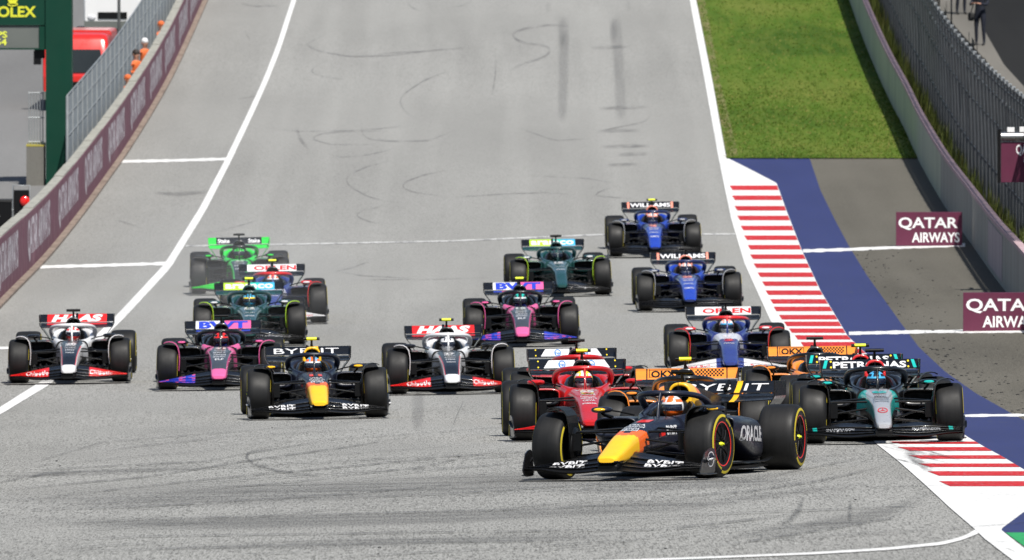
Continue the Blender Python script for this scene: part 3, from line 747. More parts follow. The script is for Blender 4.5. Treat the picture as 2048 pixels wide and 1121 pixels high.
# ------------------------------------------------------------------ left background: gantry, vehicles, pit-lane kit
M['gantry_green'] = paint('dark_green_cladding', (0.003, 0.040, 0.024), 0.6, spec=0.2, var=0.1, vs=1)
M['gold'] = paint('yellow_gold_print', (0.62, 0.62, 0.03), 0.5, var=0.03)
M['screen_grey'] = paint('grey_display', (0.12, 0.13, 0.12), 0.5, var=0.08, vs=1)
M['screen_text'] = paint('display_yellow_digits', (0.75, 0.8, 0.08), 0.5, var=0.03)
gp = G(116, 372); sG = FPX / proj(gp)[2]; gY = gp.y
def loc(x, y, base): q = at_depth(x, y, base.y); return (q.x - base.x, q.z - base.z)
e = empty('gantry', gp, 'dark green start gantry with gold ROLEX lettering behind the left wall', 'gantry')
xl, zb = loc(-230, 100, gp); xr, zt = loc(91, -55, gp); pl, _ = loc(91, 0, gp); pr_, _ = loc(143, 0, gp)
def pyr(name, x0, x1, z0, z1, y0, y1, mat, par): return link(name, MB().box((x0, y0, z0), (x1, y1, z1)).mesh(name), [mat], par)
pyr('pillar', pl, pr_, -0.3, zt, 0, 0.9, M['gantry_green'], e)
bx = xl; zs0 = loc(0, 97, gp)[1]; zs1 = loc(0, 53, gp)[1]; xs1 = loc(78, 0, gp)[0]
pyr('beam', xl, pl - 0.004, loc(0, 51, gp)[1], zt, 0.06, 0.8, M['gantry_green'], e)
pyr('beam_frame', xs1, pl - 0.004, zb, zs1 - 0.004, 0.06, 0.8, M['gantry_green'], e)
pyr('beam_frame', xl, xs1 - 0.004, zb, zs0 - 0.004, 0.06, 0.8, M['gantry_green'], e)
sc = pyr('screen', xl, xs1 - 0.004, zs0, zs1 - 0.004, 0.1, 0.7, M['screen_grey'], e)
pyr('lamp_bracket', loc(68, 0, gp)[0], loc(88, 0, gp)[0], loc(0, 118, gp)[1], zb - 0.004, 0.2, 0.45, M['matt_carbon'], e)
t = MB(); cxr = (loc(-22, 0, gp)[0] + loc(72, 0, gp)[0]) / 2
letter(t, 'ROLEX', (cxr, 0.055, loc(0, 24, gp)[1]), (1,0,0), (0,0,1), loc(72,0,gp)[0]-loc(-22,0,gp)[0], 0.27, off=0, bold=0.03); 
link('lettering', t.mesh('lettering'), [M['gold']], e)
c_ = MB(); cz = loc(0, 8, gp)[1]                      # crown emblem: five prongs on a base
for k in range(5):
    a = (k - 2) * 0.30; tip = Vector((cxr + math.sin(a) * 0.28, 0.05, cz + 0.03 + math.cos(a) * 0.24)); bs = Vector((cxr + math.sin(a) * 0.11, 0.05, cz))
    c_.tube([bs, tip], [0.03, 0.014], 6); c_.ellipsoid(tip, (0.03, 0.01, 0.03), 8, 6)
c_.tube([(cxr + 0.12*math.cos(q), 0.05, cz - 0.02 + 0.035*math.sin(q)) for q in [k*math.pi/8 for k in range(17)]], 0.016, 6)
link('crown_emblem', c_.mesh('crown_emblem'), [M['gold']], e)
t = MB(); letter(t, 'LAPS', (loc(-9,0,gp)[0], 0.09, loc(0, 70, gp)[1]), (1,0,0), (0,0,1), 0.55, 0.16, off=0); letter(t, '54', (loc(2,0,gp)[0], 0.09, loc(0, 85, gp)[1]), (1,0,0), (0,0,1), 0.26, 0.16, off=0)
link('digits', t.mesh('digits'), [M['screen_text']], sc)
# red truck
M['truck_red'] = paint('red_truck_paint', (0.62, 0.018, 0.012), 0.3, coat=0.6, var=0.06, vs=1)
M['glass'] = paint('dark_window_glass', (0.012, 0.014, 0.016), 0.08, coat=0.6)
M['body_white'] = paint('white_vehicle_paint', (0.72, 0.72, 0.72), 0.35, coat=0.5, var=0.05, vs=1)
M['rubber'] = paint('black_rubber', (0.02, 0.02, 0.02), 0.8)
M['light_glass'] = paint('clear_lamp_glass', (0.6, 0.6, 0.62), 0.1, coat=1)
def truck(base, yaw, mat, W_, H_, L_, label, cat, wind_h=(0.5, 0.8)):
    e = empty('parked_truck', base, label, cat); e.rotation_euler = (0, 0, yaw)
    hw = W_/2
    def sec(y, w, z0, z1, e_=8):
        r = []
        for k in range(20):
            a = 2*math.pi*(k+0.5)/20; c, s_ = math.cos(a), math.sin(a)
            r.append((w*math.copysign(abs(c)**(1.2/e_), c), y, (z0+z1)/2 + (z1-z0)/2*math.copysign(abs(s_)**(2/e_), s_)))
        return r
    link('cab', MB().loft([sec(0, hw*0.94, 0.42, H_*0.45), sec(0.03, hw*0.98, 0.38, H_*0.5), sec(0.12, hw, 0.35, H_*0.92), sec(0.3, hw, 0.35, H_*0.99), sec(L_*0.45, hw, 0.35, H_), sec(L_*0.47, hw*0.97, 0.4, H_*0.97)]).mesh('cab'), [mat], e)
    link('cargo_box', MB().loft([sec(L_*0.5, hw*0.96, 0.45, H_*1.02, 14), sec(L_, hw*0.96, 0.45, H_*1.02, 14)], smooth=False).mesh('cargo_box'), [mat], e)
    link('windscreen', MB().add([(-hw*0.86, 0.06, H_*wind_h[0]), (hw*0.86, 0.06, H_*wind_h[0]), (hw*0.78, 0.085, H_*wind_h[1]), (-hw*0.78, 0.085, H_*wind_h[1]), (-hw*0.86, 0.0, H_*wind_h[0]), (hw*0.86, 0.0, H_*wind_h[0]), (hw*0.78, 0.05, H_*wind_h[1]), (-hw*0.78, 0.05, H_*wind_h[1])], [(4,5,6,7),(0,4,7,3),(5,1,2,6),(0,1,5,4),(7,6,2,3)]).mesh('windscreen'), [M['glass']], e)
    for sx in (-1, 1):
        link('side_window', MB().box((sx*hw - 0.012, 0.35, H_*0.52), (sx*hw + 0.012, L_*0.4, H_*0.8)).mesh('side_window'), [M['glass']], e)
        link('headlight', MB().ellipsoid((sx*hw*0.72, 0.0, 0.62), (0.13, 0.05, 0.09), 12, 8).mesh('headlight'), [M['light_glass']], e)
        link('mirror', MB().box((sx*(hw+0.04) - 0.0, 0.06, H_*0.6), (sx*(hw+0.24), 0.16, H_*0.78)).tube([(sx*hw, 0.12, H_*0.76), (sx*(hw+0.14), 0.12, H_*0.76)], 0.015, 6).mesh('mirror'), [M['matt_carbon']], e)
        for yy in (0.75, L_ - 0.7):
            w_ = link('wheel', MB().lathe_x([(-0.12, 0.2), (-0.12, 0.36), (-0.09, 0.4), (0.09, 0.4), (0.12, 0.36), (0.12, 0.2), (0.05, 0.16), (0.05, 0.0)], 24, (sx*(hw-0.14), yy, 0.4)).mesh('wheel'), [M['rubber']], e)
    link('bumper', MB().box((-hw*0.97, -0.1, 0.3), (hw*0.97, 0.02, 0.52)).mesh('bumper'), [M['screen_grey']], e)
    link('grille', MB().box((-hw*0.5, -0.025, 0.58), (hw*0.5, 0.01, 0.78)).mesh('grille'), [M['matt_carbon']], e)
    return e
tr = truck(G(150, 222), R(-3), M['truck_red'], 1.75, 2.05, 3.4, 'red truck with dark windscreen parked behind the green gantry pillar', 'truck')
tr2 = truck(G(225, 78), R(-2), M['body_white'], 1.7, 2.6, 4.0, 'white truck parked beyond the red truck at upper left', 'truck')
q = G(238, 95)
e = empty('lamp_post', q, 'thin grey pole in front of the white truck', 'pole'); link('pole', MB().tube([(0, 0, 0), (0, 0, 3.4)], 0.045, 8).mesh('pole'), [M['dark_steel']], e); link('base_plate', MB().box((-0.12, -0.12, 0), (0.12, 0.12, 0.03)).mesh('base_plate'), [M['steel']], e)
# concrete block with a short fence panel
q = G(71, 372); s = FPX/proj(q)[2]
e = empty('concrete_block', q, 'grey concrete block with yellow top edge beside the gantry pillar', 'concrete block')
link('block', MB().box((-0.22, 0, 0), (0.2, 1.1, 0.95)).mesh('block'), [concrete('dark_old_concrete', (0.17, 0.165, 0.15), (0.12, 0.115, 0.10))], e); link('yellow_edge', MB().box((-0.225, -0.005, 0.952), (0.205, 1.1, 0.99)).mesh('yellow_edge'), [paint('dull_yellow_paint', (0.35, 0.3, 0.05), 0.6)], e)
e2 = empty('barrier_panel', q + Vector((0, 0.25, 0.99)), 'light steel fence panel standing on the concrete block', 'barrier')
for k in range(6): link('bar', MB().tube([(-0.16 + k*0.066, 0, 0), (-0.16 + k*0.066, 0, 1.25)], 0.014, 6).mesh('bar'), [M['steel']], e2)
for z in (0.06, 0.65, 1.25): link('crossbar', MB().tube([(-0.18, 0, z), (0.2, 0, z)], 0.018, 6).mesh('crossbar'), [M['steel']], e2)
# signal lamp unit
M['red_lamp'] = paint('red_lamp_lens', (0.75, 0.012, 0.008), 0.25, coat=0.8)
q = G(44, 446); 
e = empty('signal_lamp', q, 'black signal unit with round red lens on a bracket behind left wall', 'signal lamp')
link('housing', MB().box((-0.19, 0, 0.12), (0.17, 0.25, 0.74)).mesh('housing'), [M['matt_carbon']], e); link('post', MB().tube([(0, 0.12, -0.1), (0, 0.12, 0.115)], 0.04, 8).mesh('post'), [M['steel']], e)
link('lens', MB().ellipsoid((0.07, -0.02, 0.50), (0.12, 0.06, 0.12), 16, 10).mesh('lens'), [M['red_lamp']], e)
link('frame', MB().tube([(-0.2, -0.03, 0.05), (-0.2, -0.03, 0.86), (0.18, -0.03, 0.86), (0.18, -0.03, 0.05)], 0.022, 6).tube([(-0.2, -0.03, 0.3), (-0.38, -0.05, 0.3)], 0.02, 6).ellipsoid((-0.4, -0.05, 0.3), (0.06, 0.03, 0.06), 10, 8).mesh('frame'), [M['steel']], e)
q = G(8, 478); e = empty('equipment_case', q, 'black equipment case at the left edge behind the wall', 'case')
link('case_body', MB().box((-0.5, 0, 0), (0.16, 0.5, 0.82)).mesh('case_body'), [M['matt_carbon']], e); link('case_lid', MB().box((-0.51, -0.01, 0.824), (0.17, 0.51, 0.87)).mesh('case_lid'), [M['rubber']], e); link('handle', MB().tube([(-0.3, -0.02, 0.5), (-0.3, -0.06, 0.5), (-0.1, -0.06, 0.5), (-0.1, -0.02, 0.5)], 0.012, 6).mesh('handle'), [M['steel']], e)
# ================================================================== RACING CARS  (local: x = camera right, y = rearward, z up; origin under the front axle)
def sup(y, hw, z0, z1, e=3.2, n=28, cx=0.0, top=1.0):
    """superellipse section; top < 1 narrows the upper half"""
    r = []
    for k in range(n):
        a = 2 * math.pi * (k + 0.5) / n; c, s_ = math.cos(a), math.sin(a)
        x = math.copysign(abs(c) ** (2 / e), c); z = math.copysign(abs(s_) ** (2 / e), s_)
        wf = 1 - (1 - top) * (z * 0.5 + 0.5)
        r.append(Vector((cx + hw * x * wf, y, (z0 + z1) / 2 + (z1 - z0) / 2 * z)))
    return r
def resample(keys, step):
    """keys: tuples starting with y; smooth interpolation of every column"""
    out = []; ks = sorted(keys)
    for i in range(len(ks) - 1):
        a, b = ks[i], ks[i+1]; p = ks[max(0, i-1)]; q = ks[min(len(ks)-1, i+2)]
        n = max(1, int(round((b[0] - a[0]) / step)))
        for k in range(n):
            t = k / n; row = [a[0] + (b[0]-a[0])*t]
            for c in range(1, len(a)):
                ma = (b[c]-p[c])/max(1e-6, (b[0]-p[0])) * (b[0]-a[0]); mb_ = (q[c]-a[c])/max(1e-6, (q[0]-a[0])) * (b[0]-a[0])
                row.append((2*t**3-3*t*t+1)*a[c] + (t**3-2*t*t+t)*ma + (-2*t**3+3*t*t)*b[c] + (t**3-t*t)*mb_)
            out.append(row)
    out.append(list(ks[-1])); return out
TUB = [(-1.17, .085, .200, .245), (-1.14, .110, .190, .262), (-1.05, .126, .185, .290), (-0.8, .14, .18, .36), (-0.5, .15, .21, .45), (-0.2, .165, .24, .51), (0.15, .185, .26, .56), (0.5, .205, .27, .595), (0.85, .235, .24, .622), (1.1, .26, .2, .638), (1.22, .275, .17, .640)]
def tub_at(y):
    rows = TUB
    for a, b in zip(rows, rows[1:]):
        if a[0] <= y <= b[0]:
            t = (y-a[0])/(b[0]-a[0]); return [a[i]+(b[i]-a[i])*t for i in range(4)]
    return rows[-1]
def mk_tub(fn, wf=1.0):
    def f():
        m = MB(); rows = resample(TUB, 0.030)
        k_ = lambda y: wf + (1 - wf) * max(0, min(1, (y + .2) / 1.2))
        m.loft([sup(r[0], r[1]*k_(r[0]), r[2], r[3], 3.6, 36, top=0.90) for r in rows], matfn=lambda c: fn(Vector((c.x / k_(c.y), c.y, c.z)))); return m
    return f
def mk_cockpit(fn):
    def f():
        m = MB()
        for s in (-1, 1):
            K = [(1.225, .135, .30, .64, .135), (1.35, .07, .28, .655, .215), (1.5, .055, .26, .675, .27), (1.75, .055, .24, .70, .30), (1.95, .06, .24, .735, .30), (2.12, .08, .25, .78, .265), (2.25, .10, .26, .80, .20)]
            m.loft([sup(r[0], r[1], r[2], r[3], 3.0, 18, cx=s*r[4]) for r in resample(K, 0.05)], matfn=fn)
        m.box((-.24, 1.22, .22), (.24, 2.3, .34), 1)
        return m
    return f
def mk_headrest():
    m = MB()
    for s in (-1, 1): m.loft([sup(y, .045, z0, z1, 2.6, 12, cx=s*x) for y, z0, z1, x in [(1.62, .5, .66, .225), (1.75, .5, .71, .215), (1.95, .5, .76, .19), (2.08, .5, .79, .13)]])
    m.loft([sup(y, .13, .5, z1, 2.8, 16) for y, z1 in [(1.98, .76), (2.02, .80), (2.12, .80)]])
    return m
EC = [(2.13, .140, .68, .985, .86), (2.2, .150, .62, .99, .82), (2.35, .165, .5, .985, .72), (2.6, .20, .36, .955, .55), (2.9, .22, .28, .88, .42), (3.2, .20, .22, .79, .35), (3.55, .15, .19, .68, .35), (3.9, .09, .2, .56, .4), (4.25, .05, .24, .44, .6)]
def mk_engine(fn):
    def f():
        m = MB(); rows = resample(EC, 0.06)
        m.loft([sup(r[0], r[1], r[2], r[3], 2.7, 32, top=r[4]) for r in rows], matfn=fn, caps=(False, True))
        a = sup(2.13, .140, .68, .985, 2.7, 32, top=.86); b = sup(2.115, .128, .725, .972, 2.6, 32, top=.86); c = sup(2.13, .108, .775, .952, 2.4, 32, top=.9)
        m.loft([a, b, c], matfn=fn, caps=(False, False))
        # thin fin
        m.loft([[Vector((-.006, y, z0)), Vector((.006, y, z0)), Vector((.004, y, z1)), Vector((-.004, y, z1))] for y, z0, z1 in [(2.7, .8, .935), (3.2, .7, .9), (3.7, .55, .84), (4.05, .45, .80)]], matfn=fn, smooth=False)
        return m
    return f
def mk_intake():
    m = MB(); m.loft([sup(2.132, .109, .774, .953, 2.4, 32, top=.9), sup(2.32, .09, .76, .92, 2.4, 32)], caps=(False, True))
    m.box((-.006, 2.15, .775), (.006, 2.3, .95)); m.box((-.09, 2.18, .845), (.09, 2.3, .853)); return m
SP = [(1.42, .235, .415, .630, .545), (1.6, .255, .36, .635, .55), (1.9, .27, .26, .632, .54), (2.3, .27, .15, .615, .525), (2.7, .265, .12, .585, .50), (3.05, .25, .11, .52, .44), (3.3, .18, .11, .45, .33), (3.55, .13, .11, .39, .22), (3.9, .09, .12, .32, .14)]
def mk_pod(s, fn, raw=False):
    def f():
        m = MB(); m.loft([sup(r[0], r[1], r[2], r[3], 4.0, 32, cx=s*r[4]) for r in resample(SP, 0.08)], matfn=fn, caps=(False, True))
        m.loft([sup(1.42, .235, .415, .630, 4.0, 32, cx=s*.545), sup(1.405, .228, .432, .62, 4, 32, cx=s*.545), sup(1.42, .215, .455, .608, 4, 32, cx=s*.545)], matfn=fn, caps=(False, False))
        return m
    return f
def mk_inlet(s):
    def f(): return MB().loft([sup(1.421, .216, .454, .609, 4, 32, cx=s*.545), sup(1.7, .18, .46, .58, 3, 32, cx=s*.52)], caps=(False, True))
    return f
def mk_floor():
    m = MB()
    K = [(0.75, .16), (0.95, .40), (1.15, .60), (1.45, .70), (2.0, .74), (2.8, .76), (3.15, .74), (3.2, .56), (3.9, .52), (4.1, .45)]
    rings = [[Vector((-w, y, .055)), Vector((w, y, .055)), Vector((w, y, .085)), Vector((-w, y, .085))] for y, w in K]
    m.loft(rings, smooth=False)
    for s in (-1, 1):
        for i, x in enumerate((.30, .40, .50, .60)):
            m.loft([[Vector((s*(x+dx)-.006, y, .09)), Vector((s*(x+dx)+.006, y, .09)), Vector((s*(x+dx+.02)+.006, y, zt)), Vector((s*(x+dx+.02)-.006, y, zt))] for y, zt, dx in [(0.78+i*.07, .20, -.05), (1.0+i*.06, .27, 0), (1.35, .2, .03), (1.6, .12, .05)]], smooth=False)
        m.tube([(s*.70, 1.5, .12), (s*.79, 1.9, .13), (s*.80, 2.6, .12), (s*.78, 3.1, .15)], [.03, .035, .035, .03], 6, sq=(1.4, .25))
        m.loft([[Vector((s*.5-.008, y, .09)), Vector((s*.5+.008, y, .09)), Vector((s*.5+.008, y, zt)), Vector((s*.5-.008, y, zt))] for y, zt in [(3.3, .14), (3.7, .28), (4.15, .34)]], smooth=False)
    return m
HP = [(.335, 2.12, .665), (.355, 2.0, .74), (.35, 1.85, .80), (.325, 1.68, .843), (.27, 1.5, .868), (.18, 1.36, .882), (.08, 1.295, .887), (0, 1.285, .888)]
def mk_halo():
    m = MB(); pts = [Vector(p) for p in HP]; full = pts + [Vector((-p.x, p.y, p.z)) for p in reversed(pts[:-1])]
    # smooth
    fs = [full[0]]
    for i in range(len(full)-1):
        p0, p1, p2, p3 = full[max(i-1,0)], full[i], full[i+1], full[min(i+2, len(full)-1)]
        for k in range(1, 5):
            t = k/4; fs.append(0.5*((2*p1)+(-p0+p2)*t+(2*p0-5*p1+4*p2-p3)*t*t+(-p0+3*p1-3*p2+p3)*t**3))
    m.tube(fs, .037, 12, sq=(1.15, .85))
    m.tube([(0, 1.13, .60), (0, 1.16, .72), (0, 1.22, .82), (0, 1.30, .885)], [.030, .020, .020, .032], 10, sq=(.75, 1.6), up=(0, 1, 0))
    return m
def air(y0, z0, y1, z1, th, camber=0.12):
    """closed aerofoil loop from leading edge (y0,z0) to trailing edge (y1,z1): list of (y, z)"""
    up_, lo = [], []
    dy, dz = y1-y0, z1-z0; L = math.hypot(dy, dz); ny, nz = -dz/L, dy/L
    for t in (0, .06, .2, .45, .75, 1):
        th_ = th * (2.6*math.sqrt(t)*(1-t) + 0.12) * 0.75; c = -camber * L * 4 * t * (1-t) * 0.35
        by, bz = y0 + dy*t + ny*c, z0 + dz*t + nz*c
        up_.append((by + ny*th_/2, bz + nz*th_/2)); lo.append((by - ny*th_/2, bz - nz*th_/2))
    return up_ + lo[::-1]
def fw_geom(t, style):
    """front wing: t 0 at the nose, 1 at the endplate: LE y, LE z, total chord, TE z"""
    yl = -1.13 + 0.20 * t ** 1.4; zl = .118 - .03 * math.sin(min(1, t*1.3) * math.pi) + .02 * t
    if style == 1:   # outwash, highest in the middle
        zt = .225 + .06 * math.sin(min(1, t * 1.25) * math.pi * 0.8)- .07*t
    else: zt = .30 - .155 * t ** 1.15
    return yl, zl, 0.62 - 0.16 * t, zt
def mk_element(k, style, fn):
    def f():
        m = MB()
        for s in (-1, 1):
            rings = []
            for i in range(17):
                t = i / 16; x = (.12 if k else 0.0) + ((.955 - (.12 if k else 0.0)) * t); tt = max(0, (x - .12) / .835)
                yl, zl, ch, zt = fw_geom(tt, style)
                g = lambda q: (yl + ch * q, zl + (zt - zl) * q ** 1.5)
                q0, q1 = [(0, .36), (.30, .56), (.51, .78), (.74, 1.0)][k]
                (a, b), (c, d) = g(q0), g(q1)
                lift = 0.012 * (k > 0)
                rings.append([Vector((s * x, y, z)) for y, z in air(a, b + lift, c, d, .020 if k else .028, .25)])
            m.loft(rings, matfn=fn)
        return m
    return f
def mk_endplate(s):
    def f():
        m = MB(); rings = []
        prof = [(-.97, .085, .12), (-.90, .06, .20), (-.80, .05, .295), (-.68, .05, .325), (-.55, .05, .335), (-.46, .06, .32), (-.42, .09, .27)]
        for y, z0, z1 in prof:
            x = .955 + .035 * ((y + .98) / .56)
            rings.append([Vector((s*(x-.006), y, z0)), Vector((s*(x+.006), y, z0)), Vector((s*(x+.018), y, z1)), Vector((s*(x+.006), y, z1))])
        m.loft(rings, smooth=False)
        m.tube([(s*.955, -1.0, .07), (s*.985, -.7, .055), (s*1.0, -.42, .06)], .012, 6, sq=(1.8, .6))
        m.loft([[Vector((s*(.975), y, z)), Vector((s*(.975), y, z+.008)), Vector((s*(1.01+w), y, z+.03)), Vector((s*(1.01+w), y, z+.022))] for y, z, w in [(-.80, .17, 0), (-.6, .20, .012), (-.48, .24, .01)]], smooth=False)
        return m
    return f
def mk_tyre(w, R_):
    def f():
        h = w/2
        prof = [(-h+.018, .225), (-h+.004, .25), (-h, .285), (-h+.006, .318), (-h+.022, .341), (-h+.05, .3535), (-h+.10, .3585), (0, .36), (h-.10, .3585), (h-.05, .3535), (h-.022, .341), (h-.006, .318), (h, .285), (h-.004, .25), (h-.018, .225)]
        return MB().lathe_x(prof, 56)
    return f
def mk_band(w, s):
    """printed marking on the sidewall: two arcs and lettering blocks"""
    def f():
        h = w/2 + .0025; m = MB()
        for a0, a1 in ((20, 160), (200, 340)):
            vs = []; n = 26
            for k in range(n + 1):
                a = R(a0 + (a1-a0)*k/n)
                for x, r in ((h, .288), (h - .003, .302), (h - .0065, .316)): vs.append((s*x, r*math.cos(a), r*math.sin(a)))
            m.add(vs, [(k*3+j, k*3+j+1, k*3+j+4, k*3+j+3) for k in range(n) for j in (0, 1)], 0, True)
        for c0 in (0, 180):
            for k in range(6):
                a = R(c0 - 13 + k*5.2); b = a + R(3.4)
                m.add([(s*(h-.0005), r*math.cos(q), r*math.sin(q)) for r, q in ((.262, a), (.262, b), (.288, b), (.288, a))], [(0, 1, 2, 3)])
        return m
    return f
def mk_rim(w, s):
    def f():
        h = w/2; m = MB()
        m.lathe_x([(s*(h-.02), .232), (s*(h-.03), .222), (s*(h-.036), .205), (s*(h-.03), .16), (s*(h-.022), .10), (s*(h-.028), .055), (s*(h-.05), .05), (s*(h-.05), 0.001)], 40)
        m.lathe_x([(-s*(h-.02), .232), (-s*(h-.05), .20), (-s*(h-.06), .001)], 32)
        for k in range(9):
            a = 2*math.pi*k/9; r0, r1 = .065, .198
            m.tube([(s*(h-.02), r0*math.cos(a), r0*math.sin(a)), (s*(h-.018), .13*math.cos(a+.1), .13*math.sin(a+.1)), (s*(h-.027), r1*math.cos(a+.2), r1*math.sin(a+.2))], [.012, .009, .006], 6)
        return m
    return f
def mk_ring(w, s):
    def f():
        h = w/2; return MB().lathe_x([(s*(h-.012), .240), (s*(h-.008), .2335), (s*(h-.012), .227)], 48)
    return f
def mk_nut(w, s):
    def f():
        h = w/2; m = MB().tube([(s*(h-.055), 0, 0), (s*(h-.0125), 0, 0)], [.032, .020], 6, up=(0, 0, 1)); m.tube([(s*(h-.012), 0, 0), (s*(h+.005), 0, 0)], .012, 8); return m
    return f
def mk_duct(s):
    def f():
        m = MB().lathe_x([(-s*.16, .001), (-s*.16, .19), (-s*.19, .205), (-s*.215, .19), (-s*.22, .001)], 24)
        m.box((min(-s*.30, -s*.2), -.16, -.05), (max(-s*.30, -s*.2), -.10, .13)); return m
    return f
def mk_fin(s):
    """winglet over the inner shoulder of a front tyre"""
    def f():
        m = MB(); path = [(.885, .745), (.85, .764), (.80, .772), (.74, .765), (.69, .735), (.655, .68), (.64, .60), (.635, .50), (.64, .40), (.65, .30)]
        rings = []
        for i, (x, z) in enumerate(path):
            d = .5 * (i / 9.0); y0 = -.20 - .08*math.sin(i/9*math.pi); y1 = .16
            x0, z0 = path[max(0, i-1)]; x1, z1 = path[min(9, i+1)]; L = math.hypot(x1-x0, z1-z0); nx, nz = -(z1-z0)/L*.006, (x1-x0)/L*.006
            rings.append([Vector((s*(x-nx), y0, z-nz)), Vector((s*(x+nx), y0, z+nz)), Vector((s*(x+nx), y1, z+nz)), Vector((s*(x-nx), y1, z-nz))])
        m.loft(rings, matfn=lambda c: 0 if c.y < -.17 else 1, smooth=False); return m
    return f
ARMS_F = [((.17, .02, .50), (.70, .02, .50)), ((.19, .42, .53), (.70, .04, .50)), ((.16, -.05, .29), (.70, -.02, .24)), ((.19, .48, .27), (.70, .02, .24)), ((.18, .12, .30), (.69, .06, .46)), ((.17, -.10, .42), (.70, -.10, .34))]
ARMS_R = [((.14, 3.25, .46), (.66, 3.60, .50)), ((.12, 3.85, .42), (.66, 3.62, .50)), ((.16, 3.05, .20), (.66, 3.58, .24)), ((.12, 3.9, .22), (.66, 3.62, .24)), ((.12, 3.4, .42), (.66, 3.6, .28))]
def mk_arm(a, b, s):
    def f():
        a_, b_ = Vector(a), Vector(b); a_.x *= s; b_.x *= s; d = (b_ - a_)
        return MB().tube([a_, a_ + d*.33, a_ + d*.67, b_], [.024, .022, .022, .020], 8, sq=(1.5, .55))
    return f
def mk_mirror(s):
    def f():
        m = MB(); m.loft([sup(y, w, z0, z1, 2.8, 18, cx=s*.625) for y, w, z0, z1 in [(1.03, .05, .706, .726), (1.05, .09, .69, .745), (1.12, .112, .684, .752), (1.19, .112, .686, .750), (1.2, .10, .69, .745)]])
        return m
    return f
def mk_mstalk(s):
    def f(): return MB().tube([(s*.62, 1.12, .688), (s*.60, 1.18, .66), (s*.58, 1.45, .632)], .011, 6, sq=(1, 2)).tube([(s*.54, 1.12, .715), (s*.42, 1.2, .69), (s*.31, 1.32, .655)], .010, 6)
    return f
def mk_camstalk(): return MB().tube([(0, 2.30, .96), (0, 2.27, 1.03), (0, 2.24, 1.085)], [.028, .016, .016], 8, sq=(1, 2.0), up=(0, 1, 0))
def mk_cambar(): 
    m = MB(); m.loft([sup(0, .05, 0, 0)] ) if False else None
    m.tube([(-.072, 2.24, 1.10), (.072, 2.24, 1.10)], .024, 10, sq=(1.5, 1)); return m
def mk_camend(s): return lambda: MB().tube([(s*.115, 2.24, 1.10), (s*.0725, 2.24, 1.10)], .022, 10, sq=(1.5, 1))
def mk_antenna(k): return lambda: MB().tube([[(0, .95, .62), (0, .96, .74)], [(0, 2.06, .87), (0, 2.07, 1.02)], [(.12, 1.0, .63), (.12, 1.0, .70)]][k], [.006, .003], 5)
# rear wing
def rw_x(z):                       # half width of the endplate at height z
    K = [(.30, .40), (.45, .43), (.58, .47), (.66, .52), (.71, .555), (.75, .592), (.80, .615), (.965, .622)]
    for a, b in zip(K, K[1:]):
        if z <= b[0]: t = max(0, (z-a[0])/(b[0]-a[0])); return a[1] + (b[1]-a[1])*t
    return K[-1][1]
def mk_rw_flap(fn):
    def f():
        m = MB(); rings = []
        for i in range(161):
            x = -.612 + 1.224 * i/160; rings.append([Vector((x, y, z)) for y, z in air(4.235, .836, 4.44, .962, .018, .2)])
        m.loft(rings, matfn=fn, smooth=True); return m
    return f
def mk_rw_main(fn):
    def f():
        m = MB(); rings = []
        for i in range(161):
            u = -1 + 2 * i/160; x = .600 * u; dz = -.022 * (1 - u*u) ; 
            rings.append([Vector((x, y, z)) for y, z in air(4.00, .762 + dz, 4.262, .824 + dz*.15, .026, .22)])
        m.loft(rings, matfn=fn); return m
    return f
def mk_rw_end(s):
    def f():
        m = MB(); rings = []
        for z in [.30, .40, .50, .58, .64, .69, .73, .77, .80, .84, .9, .965]:
            x = rw_x(z); y0 = 3.98 if z > .72 else 3.98 + (.72 - z) * .35; y1 = 4.52 if z > .7 else 4.52 - (.7-z)*.75
            rings.append([Vector((s*(x-.007), y0, z)), Vector((s*(x+.007), y0, z)), Vector((s*(x+.007), y1, z)), Vector((s*(x-.007), y1, z))])
        m.loft(rings, smooth=False); return m
    return f
def mk_beam():
    m = MB()
    for zz in (.40, .47):
        m.loft([[Vector((x, y, z)) for y, z in air(4.1 + (zz-.4), zz, 4.30 + (zz-.4), zz + .06, .02, .2)] for x in (-.43, -.2, 0, .2, .43)])
    m.box((-.02, 4.08, .42), (.02, 4.22, .73)); m.loft([sup(y, .022, z0, z1, 2.4, 12) for y, z0, z1 in [(4.22, .86, .90), (4.28, .85, .92), (4.42, .93, .98)]])
    m.box((-.05, 4.3, .30), (.05, 4.55, .38)); return m
def mk_steer(): 
    m = MB(); m.loft([sup(1.50, .06, .50, .60, 3), sup(1.53, .13, .49, .615, 3), sup(1.55, .13, .49, .615, 3)])
    return m
# ------------------------------------------------------------------ the driver: one continuous body, helmet on top
def skin_mesh(name, verts, edges, rad, sub=2, root=0):
    me = bpy.data.meshes.new('t'); me.from_pydata(verts, edges, [])
    o = bpy.data.objects.new('t', me); COL.objects.link(o)
    sk = o.modifiers.new('s', 'SKIN'); sb_ = o.modifiers.new('u', 'SUBSURF'); sb_.levels = sub
    if not me.skin_vertices: me.skin_vertices.new(name='')
    for i, r in enumerate(rad):
        r = r if isinstance(r, tuple) else (r, r)
        me.skin_vertices[0].data[i].radius = r; me.skin_vertices[0].data[i].use_root = (i == root)
    bpy.context.view_layer.update(); dg = bpy.context.evaluated_depsgraph_get()
    out = bpy.data.meshes.new_from_object(o.evaluated_get(dg)); out.name = name
    bpy.data.objects.remove(o); bpy.data.meshes.remove(me)
    out.polygons.foreach_set('use_smooth', [True] * len(out.polygons)); return out
